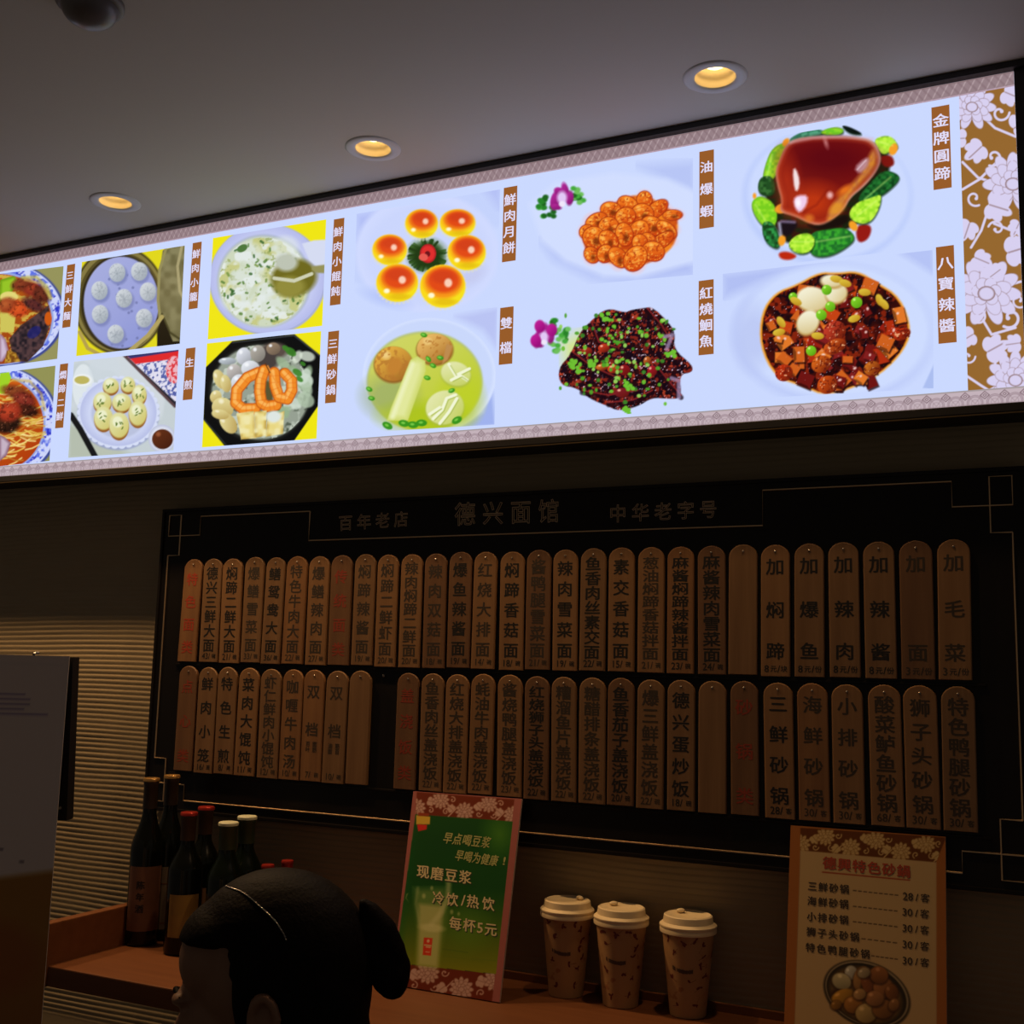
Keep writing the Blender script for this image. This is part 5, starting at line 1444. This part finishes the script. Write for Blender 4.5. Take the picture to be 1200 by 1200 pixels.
# cap pixel, depth y, body radius, neck radius, cap kind, label colour, text
BT = [((178, 911.5), -0.140, 0.0285, 0.0120, 'gold', (0.20, 0.085, 0.045), 'tall bottle with gold cap and rust label, at the left end of the shelf', 'tall'),
      ((202, 908), -0.088, 0.0285, 0.0120, 'gold', (0.16, 0.12, 0.09), 'tall gold-capped bottle with an arched grey label, second from the shelf end', 'arch'),
      ((222, 951.5), -0.152, 0.0300, 0.0122, 'red', (0.34, 0.20, 0.04), 'dark bottle with bright red cap, in front of the other red-capped one', 'plain'),
      ((242, 945), -0.088, 0.0300, 0.0122, 'red', (0.2, 0.1, 0.05), 'dark bottle with dull red cap, behind the brighter red-capped one', 'plain'),
      ((268, 963), -0.150, 0.0310, 0.0140, 'white', (0.10, 0.12, 0.08), 'dark bottle with white cap, left and lower of the two white-capped', 'plain'),
      ((290, 956), -0.095, 0.0310, 0.0140, 'white', (0.10, 0.12, 0.08), 'dark bottle with white cap, rightmost and higher of the two white-capped', 'plain'),
      ((314, 1013), -0.140, 0.0230, 0.0090, 'red', (0.2, 0.1, 0.05), 'small red-capped bottle just showing above the black hair, left one', 'small'),
      ((337, 1008), -0.110, 0.0230, 0.0085, 'red', (0.2, 0.1, 0.05), 'small red-capped bottle just showing above the black hair, right one', 'small')]
for (px, y, R, rn, kind, lc, lab, sty) in BT:
    p = on_y(*px, y)
    c = (p[0], y, SHZ + 0.0004)
    H = p[2] - c[2]
    g = 'bottles on the left of the shelf'
    root = empty('glass_bottle', c, lab, 'bottle', g)
    if sty == 'tall' or sty == 'arch': s0, s1 = 0.56 * H, 0.80 * H
    elif sty == 'small': s0, s1 = 0.58 * H, 0.74 * H
    else: s0, s1 = 0.58 * H, 0.78 * H
    prof = [(R * 0.86, 0), (R * 0.97, 0.002), (R, 0.006), (R, s0)]
    for t in np.linspace(0.1, 1, 9):
        e = t * t * (3 - 2 * t)
        prof.append((R + (rn - R) * e, s0 + (s1 - s0) * t))
    prof += [(rn * 0.96, H * 0.9), (rn * 0.96, H - 0.006)]
    b = MB().lathe(c, prof, 36).build('body', M_gglass if kind == 'white' else M_glass, root, smooth=True)
    auto_smooth(b, 0.8)
    nz = s1 + 0.004 if sty != 'small' else H - 0.03
    MB().lathe(c, [(rn * 1.03, nz), (rn * 1.05, nz + 0.001), (rn * 1.05, H - 0.013), (rn * 1.12, H - 0.012), (rn * 1.12, H - 0.0055)], 28, False, False).build('neck_foil', necks[kind] if sty != 'small' else caps['red'], root, smooth=True)
    cp = MB().lathe(c, [(rn * 1.18, H - 0.0060), (rn * 1.22, H - 0.0055), (rn * 1.22, H - 0.0015), (rn * 1.12, H), (0.0005, H + 0.0003)], 28, False, False).build('cap', caps[kind], root, smooth=True)
    auto_smooth(cp, 0.7)
    if sty == 'small': continue
    fr = math.atan2(EYE[1] - c[1], EYE[0] - c[0])
    rl = R + 0.0004
    z0, z1 = (0.026, 0.135) if sty == 'tall' else ((0.020, 0.128) if sty == 'arch' else (0.03, 0.10))
    wv = 1.15 if sty != 'plain' else 0.9
    V = []; F = []
    N = 24; Mz = 10
    off = 0.25 if sty != 'plain' else 0.6
    for i in range(N + 1):
        a = -wv + 2 * wv * i / N
        top = z1 if sty != 'arch' else z1 - 0.022 * (1 - math.sqrt(max(0, 1 - (a / wv) ** 2)))
        for j in range(Mz + 1):
            z = z0 + (top - z0) * j / Mz
            V.append((c[0] + rl * math.cos(fr + off * 0 + a), c[1] + rl * math.sin(fr + a), c[2] + z))
    for i in range(N):
        for j in range(Mz):
            q = i * (Mz + 1) + j
            F.append((q, q + Mz + 1, q + Mz + 2, q + 1))
    lb = obj('paper_label', V, F, mat('bottle_label_' + '%02x%02x%02x' % tuple(int(255 * q) for q in lc), lc, 0.6, noise=((40, 40, 30), tuple(q * 0.7 for q in lc), 0.3)), root, smooth=True)
    if sty in ('tall', 'arch'):
        it = [(ch, (0, 0.112 - 0.022 * i), (0.017, 0), (0, 0.017)) for i, ch in enumerate('黄酒王')] if sty == 'tall' else []
        if it:
            it = [('陈', (0.0, 0.104), (0.015, 0), (0, 0.015)), ('年', (0.0, 0.084), (0.015, 0), (0, 0.015)), ('酒', (0.0, 0.064), (0.015, 0), (0, 0.015))]
            write('label_lettering', it, lambda u, v, w_: (c[0] + (rl + .0003 + w_) * math.cos(fr - 0.25 + u / R), c[1] + (rl + .0003 + w_) * math.sin(fr - 0.25 + u / R), c[2] + v), M_ink, lb, 0.03)
        else:
            fm = MB()
            for (a0, a1, za, zb) in ((-0.55, -0.50, 0.030, 0.100), (0.50, 0.55, 0.030, 0.100), (-0.55, 0.55, 0.030, 0.032), (-0.55, 0.55, 0.098, 0.100)):
                A = np.linspace(a0, a1, 12)
                for q in range(11):
                    f_ = lambda a, z: (c[0] + (rl + .0004) * math.cos(fr + a), c[1] + (rl + .0004) * math.sin(fr + a), c[2] + z)
                    fm.add([f_(A[q], za), f_(A[q + 1], za), f_(A[q + 1], zb), f_(A[q], zb)], [(0, 1, 2, 3)])
            fm.build('label_border', mat('rust_ink', (0.12, 0.035, 0.015), 0.6), lb)
# ================================================================== DISPLAY AND POSTER AT THE LEFT
TS = 1.30
def lp(u, v, t=TS): return at_depth(u, v, t)
tr = lp(82, 769); tl = lp(-150, 757.5)
ux = tr - tl; ux[2] = 0; W_ = np.linalg.norm(ux); ux /= W_
nv = np.cross(ux, (0, 0, 1)); nv /= np.linalg.norm(nv)          # horizontal normal
if nv @ (EYEN - tr) < 0: nv = -nv
ztop = tr[2]
# counter holding them, below the frame
CZ = 0.90
cc = MB(); cc.box(-2.0, -1.00, -1.12, -0.62, CZ - 0.04, CZ, 0.003)
ctr = empty('service_counter', (-1.5, -0.87, 0), 'dark service counter under the display, below the picture', 'counter')
cc.build('worktop', mat('counter_top', (0.05, 0.04, 0.035), 0.4), ctr)
MB().box(-1.97, -1.42, -1.09, -0.65, 0.0, CZ - 0.041, 0.003).build('cabinet', mat('counter_front', (0.04, 0.025, 0.018), 0.5), ctr)
# monitor: slim black slab whose foot sits slightly back
M_blk = mat('black_plastic', (0.006, 0.006, 0.007), 0.5, spec=0.3)
lean = 0.10
hM = 0.186
def mon(a, h, d):
    """a along width from the right edge (to the left positive), h down from the top, d back from the face"""
    return tr - ux * a - np.array([0, 0, 1.0]) * (h * math.cos(lean)) - nv * (h * math.sin(lean) + d)
mroot = empty('display_screen', (mon(W_ / 2, 0, 0.1)[0], mon(W_ / 2, 0, 0.1)[1], CZ), 'black display screen behind the pale hanging notice, at the left edge', 'monitor')
Vb = [mon(a, h, d) for a in (-0.0012, W_) for h in (0.001, hM) for d in (0.006, 0.026)]
obj('screen_housing', Vb, [(0, 1, 3, 2), (4, 6, 7, 5), (0, 4, 5, 1), (2, 3, 7, 6), (0, 2, 6, 4), (1, 5, 7, 3)], M_blk, mroot)
q = mon(0.0065, hM - 0.014, 0.0055); q2 = mon(0.0065, hM - 0.014, 0.007)
MB().tube([q, q2], 0.0016, 10).build('screw', M_nail, mroot)
pc = mon(W_ / 2, hM * 0.6, 0.04)
MB().tube([tuple(pc), (pc[0], pc[1], CZ + 0.02)], 0.016, 14).build('stand_post', M_blk, mroot)
MB().tube([tuple(mon(W_ / 2, hM * 0.6, 0.024)), tuple(pc)], 0.014, 14).build('neck', M_blk, mroot)
MB().lathe((pc[0], pc[1], CZ + 0.0003), [(0.09, 0), (0.09, 0.008), (0.03, 0.02), (0.0, 0.0205)], 32).build('foot_plate', M_blk, mroot, smooth=True)
# hanging notice
hN = 0.545
zb_ = ztop - hN
def notice_paint(cv):
    u, v = cv.U, cv.V          # millimetres from the top left
    i = np.arange(len(u))
    t = np.clip((v - (232 + (u - 225) * -0.15)) / 8, 0, 1)
    cv.C[:] = np.array((226, 206, 200)) / 255
    cv.mix(i, t, (168, 112, 36))
    cv.mix(i, np.clip((v - 300) / 240, 0, 1), (150, 82, 30))
    for k, (x0, x1, y) in enumerate(((140, 178, 44), (140, 184, 49.5), (140, 184, 55), (140, 178, 60.5), (140, 205, 66))):
        cv.line([(x0, y), (x1, y)], 2.4, (120, 96, 150), 0.55, soft=1.5)
    cv.line([(6, 10), (W_ * 1000 - 6, 10)], 1.2, (190, 178, 180), 0.5); 
    cv.ell(190, 227, 3, 2, (110, 90, 100), op=0.6); cv.ell(166, 214, 3, 2, (110, 90, 100), op=0.6); cv.ell(160, 227, 3, 4, (110, 90, 100), op=0.6)
    cv.ell(160, 330, 60, 40, (160, 70, 24), op=0.4, soft=20); cv.ell(150, 470, 40, 30, (190, 90, 50), op=0.5, soft=10)
N = 0.0015
nq = [tl + nv * N, tr + nv * N, np.array([tr[0], tr[1], zb_]) + nv * N, np.array([tl[0], tl[1], zb_]) + nv * N]
for k in range(4): nq[k] = np.array([nq[k][0], nq[k][1], ztop if k < 2 else zb_])
nroot = empty('hanging_notice', tuple((nq[2] + nq[3]) / 2), 'tall pale notice with an ochre lower half, hanging at the left edge', 'notice')
Vn = nq + [p - nv * 0.0012 for p in nq]
obj('backing_sheet', Vn, [(0, 1, 2, 3), (7, 6, 5, 4), (0, 4, 5, 1), (1, 5, 6, 2), (2, 6, 7, 3), (3, 7, 4, 0)], mat('notice_edge', (0.5, 0.46, 0.44), 0.4), nroot)
printed('printed_face', [p + nv * 0.0004 for p in nq], notice_paint, (226, 206, 200), print_mat('notice_print', False, 0.3), nroot, cells=(150, 300), uv=(W_ * 1000, hN * 1000))
hk = MB(); hk.box(-0.001, 0.001, -0.001, 0.001, -0.001, 0.001)
tp = tr - ux * 0.04
MB().tube([tuple(tp + np.array([0, 0, 0.001]) + nv * 0.003), tuple(tp + np.array([0, 0, 0.0025])), tuple(tp - nv * 0.010 + np.array([0, 0, 0.0025]))], 0.0016, 8).build('clip', M_nail, nroot)

# ================================================================== PERSON
TP = 1.2
hc_ = at_depth(318, 1120, TP)                       # head centre
yaw_f = math.atan2(-0.30, -0.954)
f_ = np.array([math.cos(yaw_f), math.sin(yaw_f), -0.12]); f_ /= np.linalg.norm(f_)
l_ = np.cross((0, 0, 1.0), f_); l_ /= np.linalg.norm(l_)
u_ = np.cross(f_, l_)
RH = np.stack([f_, l_, u_], 1)
def hp(f, l, u): return hc_ + f_ * f + l_ * l + u_ * u
def chain(mb, pts, rad, n=10):
    for i in range(len(pts) - 1):
        a, b = np.asarray(pts[i]), np.asarray(pts[i + 1])
        L = np.linalg.norm(b - a); k = max(2, int(L / (min(rad[i], rad[i + 1]) * 0.5)))
        for q in range(k + 1):
            t = q / k; r = rad[i] * (1 - t) + rad[i + 1] * t
            mb.ell(a * (1 - t) + b * t, (r, r, r), None, 12, 8)
def fuse(name, mb, voxel, m, parent, smooth_it=4):
    me = bpy.data.meshes.new(name)
    me.from_pydata([tuple(v) for v in mb.v], [], mb.f)
    o = bpy.data.objects.new(name, me); COL.objects.link(o)
    md = o.modifiers.new('r', 'REMESH'); md.mode = 'VOXEL'; md.voxel_size = voxel; md.use_smooth_shade = True
    ms = o.modifiers.new('s', 'SMOOTH'); ms.factor = 0.5; ms.iterations = smooth_it
    dg = bpy.context.evaluated_depsgraph_get()
    e = bpy.data.meshes.new_from_object(o.evaluated_get(dg))
    V = np.zeros(len(e.vertices) * 3); e.vertices.foreach_get('co', V)
    F = [tuple(p.vertices) for p in e.polygons]
    bpy.data.objects.remove(o); bpy.data.meshes.remove(me); bpy.data.meshes.remove(e)
    return obj(name, V.reshape(-1, 3), F, m, parent, smooth=True)

fh = np.array([math.cos(yaw_f), math.sin(yaw_f), 0]); lh = np.cross((0, 0, 1.0), fh)
SEAT = 0.44
neck0 = hp(-0.02, 0, -0.09); neckb = hp(-0.055, 0, -0.20); neckb = np.array(neckb)
def bp_(f, l, z):
    return np.array([neckb[0], neckb[1], 0]) + fh * f + lh * l + np.array([0, 0, z])
NZ = neckb[2]
person = empty('person', tuple(bp_(-0.02, 0, SEAT)), 'dark-haired person in profile facing left, hair gathered in a bun, below the shelf bottles', 'person')
pb = MB()
E_ = lambda f, l, u, r: pb.ell(hp(f, l, u), r, RH, 22, 14)
E_(-0.010, 0, -0.010, (0.095, 0.075, 0.090)); E_(0.040, 0, 0.004, (0.056, 0.064, 0.054)); E_(0.040, 0, -0.058, (0.056, 0.055, 0.072)); E_(0.070, 0, -0.130, (0.022, 0.026, 0.020)); E_(0.03, 0, -0.100, (0.050, 0.046, 0.030))
for s in (-1, 1):
    E_(0.084, s * 0.026, -0.028, (0.013, 0.026, 0.008)); E_(0.066, s * 0.036, -0.078, (0.026, 0.024, 0.024)); E_(0.079, s * 0.031, -0.050, (0.0125, 0.017, 0.011))
    # ear: rim, lobe and bowl
    ec = (-0.016, s * 0.071, -0.050)
    pts = [hp(ec[0] + 0.016 * math.cos(t) * (0.9 if t < 3.2 else 0.7) - 0.004, ec[1] + s * (0.010 + 0.004 * math.sin(t)), ec[2] + 0.030 * math.sin(t)) for t in np.linspace(-1.3, 3.9, 16)]
    chain(pb, pts, [0.0052] * 16)
    E_(ec[0], ec[1] + s * 0.002, ec[2], (0.013, 0.006, 0.026)); E_(ec[0] + 0.004, ec[1] + s * 0.008, ec[2] - 0.026, (0.008, 0.005, 0.009)); E_(ec[0] + 0.012, ec[1] + s * 0.006, ec[2] - 0.004, (0.005, 0.005, 0.009))
chain(pb, [hp(0.090, 0, -0.042), hp(0.106, 0, -0.074), hp(0.104, 0, -0.081)], [0.008, 0.0115, 0.010])
for s in (-1, 1): E_(0.096, s * 0.010, -0.083, (0.009, 0.008, 0.007))
E_(0.090, 0, -0.101, (0.012, 0.022, 0.0065)); E_(0.087, 0, -0.111, (0.012, 0.020, 0.008))
chain(pb, [neck0, neckb, bp_(-0.01, 0, NZ - 0.05)], [0.048, 0.050, 0.062])
# torso, arms and legs, seated
pb.ell(bp_(0.0, 0, NZ - 0.16), (0.095, 0.155, 0.15), np.stack([fh, lh, np.array([0, 0, 1.0])], 1)); pb.ell(bp_(0.0, 0, NZ - 0.32), (0.088, 0.125, 0.14), np.stack([fh, lh, np.array([0, 0, 1.0])], 1)); pb.ell(bp_(-0.01, 0, SEAT + 0.085), (0.115, 0.155, 0.10), np.stack([fh, lh, np.array([0, 0, 1.0])], 1))
for s in (-1, 1):
    sh = bp_(0, s * 0.165, NZ - 0.075); el = bp_(0.06, s * 0.205, NZ - 0.33); wr = bp_(0.27, s * 0.11, SEAT + 0.150)
    chain(pb, [bp_(0, s * 0.09, NZ - 0.055), sh, el, wr], [0.050, 0.046, 0.036, 0.024])
    palm = bp_(0.325, s * 0.09, SEAT + 0.142)
    chain(pb, [wr, palm], [0.023, 0.024])
    for k, (dl, L) in enumerate(((-0.026, 0.062), (-0.009, 0.072), (0.009, 0.068), (0.026, 0.052))):
        b0 = bp_(0.335, s * 0.09 + dl * 0.7, SEAT + 0.142); b1 = bp_(0.355 + L * 0.45, s * 0.09 + dl * 1.1, SEAT + 0.141); b2 = bp_(0.355 + L * 0.95, s * 0.09 + dl * 1.15, SEAT + 0.128)
        chain(pb, [b0, b1, b2], [0.010, 0.0085, 0.0075])
    chain(pb, [bp_(0.30, s * 0.09 - s * 0.018, SEAT + 0.142), bp_(0.325, s * 0.09 - s * 0.045, SEAT + 0.136), bp_(0.350, s * 0.09 - s * 0.052, SEAT + 0.128)], [0.012, 0.010, 0.0085])
    hip = bp_(0.02, s * 0.085, SEAT + 0.075); kn = bp_(0.43, s * 0.10, SEAT + 0.055); an = bp_(0.40, s * 0.10, 0.085)
    chain(pb, [hip, kn, an], [0.076, 0.052, 0.036]); chain(pb, [bp_(0.385, s * 0.10, 0.040), bp_(0.52, s * 0.11, 0.030)], [0.038, 0.028])
M_skin = mat('skin', (0.21, 0.102, 0.056), 0.55, noise=((30, 30, 30), (0.235, 0.116, 0.064), 0.3))
fuse('body', pb, 0.0042, M_skin, person, 3)
# clothing: dark jacket and trousers
jb = MB()
Rb = np.stack([fh, lh, np.array([0, 0, 1.0])], 1)
jb.ell(bp_(0.0, 0, NZ - 0.165), (0.108, 0.168, 0.150), Rb); jb.ell(bp_(0.0, 0, NZ - 0.32), (0.102, 0.140, 0.15), Rb); jb.ell(bp_(-0.01, 0, SEAT + 0.10), (0.124, 0.165, 0.095), Rb)
for s in (-1, 1):
    chain(jb, [bp_(-0.005, s * 0.075, NZ - 0.060), bp_(0, s * 0.165, NZ - 0.075), bp_(0.06, s * 0.205, NZ - 0.33), bp_(0.25, s * 0.117, SEAT + 0.16)], [0.060, 0.057, 0.047, 0.036])
fuse('jacket', jb, 0.008, mat('dark_cloth', (0.020, 0.019, 0.022), 0.85, bump=(300, 0.3)), person, 4)
tb = MB()
for s in (-1, 1):
    chain(tb, [bp_(0.02, s * 0.085, SEAT + 0.075), bp_(0.43, s * 0.10, SEAT + 0.055), bp_(0.40, s * 0.10, 0.11)], [0.085, 0.062, 0.048])
fuse('trousers', tb, 0.008, mat('black_cloth', (0.012, 0.012, 0.014), 0.85), person, 4)
for s in (-1, 1):
    sb = MB(); chain(sb, [bp_(0.37, s * 0.10, 0.050), bp_(0.44, s * 0.105, 0.045), bp_(0.53, s * 0.11, 0.036)], [0.047, 0.044, 0.034])
    for i, v in enumerate(sb.v): sb.v[i] = (v[0], v[1], max(v[2], 0.002))
    fuse('shoe', sb, 0.006, mat('black_shoe', (0.01, 0.01, 0.01), 0.4), person, 2)
# hair: cap, fringe line over the brow, nape
hb = MB()
HE = lambda f, l, u, r: hb.ell(hp(f, l, u), r, RH, 26, 16)
HE(-0.006, 0, -0.010, (0.103, 0.081, 0.099)); HE(0.034, 0, 0.019, (0.0615, 0.071, 0.049)); HE(-0.050, 0, -0.030, (0.054, 0.071, 0.080)); HE(-0.056, 0, -0.085, (0.043, 0.056, 0.070))
M_hair = mat('black_hair', (0.005, 0.004, 0.004), 0.6, spec=0.05, noise=((500, 500, 60), (0.009, 0.007, 0.006), 0.2), bump=(260, 0.4))
hair = fuse('hair', hb, 0.0045, M_hair, person, 3)
# tuck the hair under the skin where the face is bare: below the brow line, in front of the ears
_ho = np.array(base_of(person)) - hc_
for v in hair.data.vertices:
    p = np.array(v.co) + _ho
    a_, b_, c_ = p @ f_, p @ l_, p @ u_
    k = min(max((a_ - (0.014 + 0.10 * max(0.0, c_ + 0.01))) / 0.010, 0.0), 1.0) * min(max((0.028 - c_) / 0.008, 0.0), 1.0)
    if k > 0:
        q = p * (1 - 0.42 * k)
        v.co = tuple(q - _ho)
fx = lambda x, y, dt=0.0: at_depth(200 + x * .25, 980 + y * .25, TP + dt)
bun = MB()
for pts, rad in (([fx(905, 315), fx(935, 365), fx(985, 450), fx(1020, 540)], [0.006, 0.0125, 0.018, 0.019]), ([fx(930, 470), fx(985, 570), fx(1030, 650), fx(1040, 690)], [0.014, 0.021, 0.0215, 0.0165]), ([fx(1060, 520), fx(1085, 610), fx(1075, 670)], [0.008, 0.010, 0.010]), ([fx(850, 470), fx(930, 520)], [0.020, 0.020])):
    chain(bun, pts, rad)
fuse('hair_bun', bun, 0.0035, M_hair, person, 3)
# sparkling hair band
bm = bmesh.new(); bm.from_mesh(hair.data); bm.transform(Matrix.Translation(base_of(person)))
bvh = BVHTree.FromBMesh(bm)
band = MB(); rods = []
ctl = [(262, 238), (285, 245), (320, 256), (350, 272), (385, 300), (430, 340), (465, 372), (500, 410), (530, 458), (547, 500)]
for i in range(len(ctl) - 1):
    for t in (0, 0.34, 0.67):
        x = ctl[i][0] * (1 - t) + ctl[i + 1][0] * t; y = ctl[i][1] * (1 - t) + ctl[i + 1][1] * t
        d = Vector(ray(200 + x * .25, 980 + y * .25)).normalized()
        h = bvh.ray_cast(EYE, d)
        if h[0] is not None:
            p = h[0] + h[1] * 0.0006
            rods.append(tuple(p)); band.ell(p, (0.0011,) * 3, None, 6, 4)
bm.free()
if len(rods) > 2: band.tube(rods, 0.0006, 6)
band.build('hair_band', mat('sparkling_stones', (0.25, 0.23, 0.21), 0.2, metal=0.9), person)
# eyes and brows
for s in (-1, 1):
    ey = MB().ell(hp(0.0775, s * 0.031, -0.050), (0.0115,) * 3, RH, 16, 10).build('eye', mat('eye_white', (0.5, 0.46, 0.42), 0.25), person, smooth=True)
    MB().ell(hp(0.0868, s * 0.031, -0.050), (0.0035, 0.0055, 0.0055), RH, 12, 8).build('iris', mat('dark_iris', (0.01, 0.007, 0.005), 0.2), ey, smooth=True)
    br_ = MB(); chain(br_, [hp(0.096, s * 0.012, -0.026), hp(0.094, s * 0.028, -0.021), hp(0.082, s * 0.046, -0.026)], [0.0028, 0.0032, 0.002])
    br_.build('eyebrow', M_hair, person)
lipb = MB(); chain(lipb, [hp(0.096, -0.016, -0.105), hp(0.102, 0, -0.104), hp(0.096, 0.016, -0.105)], [0.003, 0.0045, 0.003]); chain(lipb, [hp(0.094, -0.014, -0.110), hp(0.100, 0, -0.111), hp(0.094, 0.014, -0.110)], [0.003, 0.0045, 0.003])
lipb.build('lips', mat('lip', (0.28, 0.10, 0.08), 0.4), person, smooth=True)
# stool carrying the seated person
sc_ = bp_(0.0, 0, 0)
st = empty('stool', (sc_[0], sc_[1], 0), 'round dark stool under the seated person, below the picture', 'stool')
MB().lathe((sc_[0], sc_[1], SEAT - 0.062), [(0.155, 0), (0.165, 0.006), (0.165, 0.026), (0.155, 0.034), (0.0, 0.0345)], 40).build('seat', mat('stool_vinyl', (0.03, 0.02, 0.018), 0.5), st, smooth=True)
for k in range(4):
    a = math.pi / 4 + k * math.pi / 2
    MB().tube([(sc_[0] + 0.12 * math.cos(a), sc_[1] + 0.12 * math.sin(a), SEAT - 0.063), (sc_[0] + 0.17 * math.cos(a), sc_[1] + 0.17 * math.sin(a), 0.001)], 0.014, 12).build('leg', M_nail, st)

for o in list(bpy.data.meshes):
    if o.users == 0: bpy.data.meshes.remove(o)
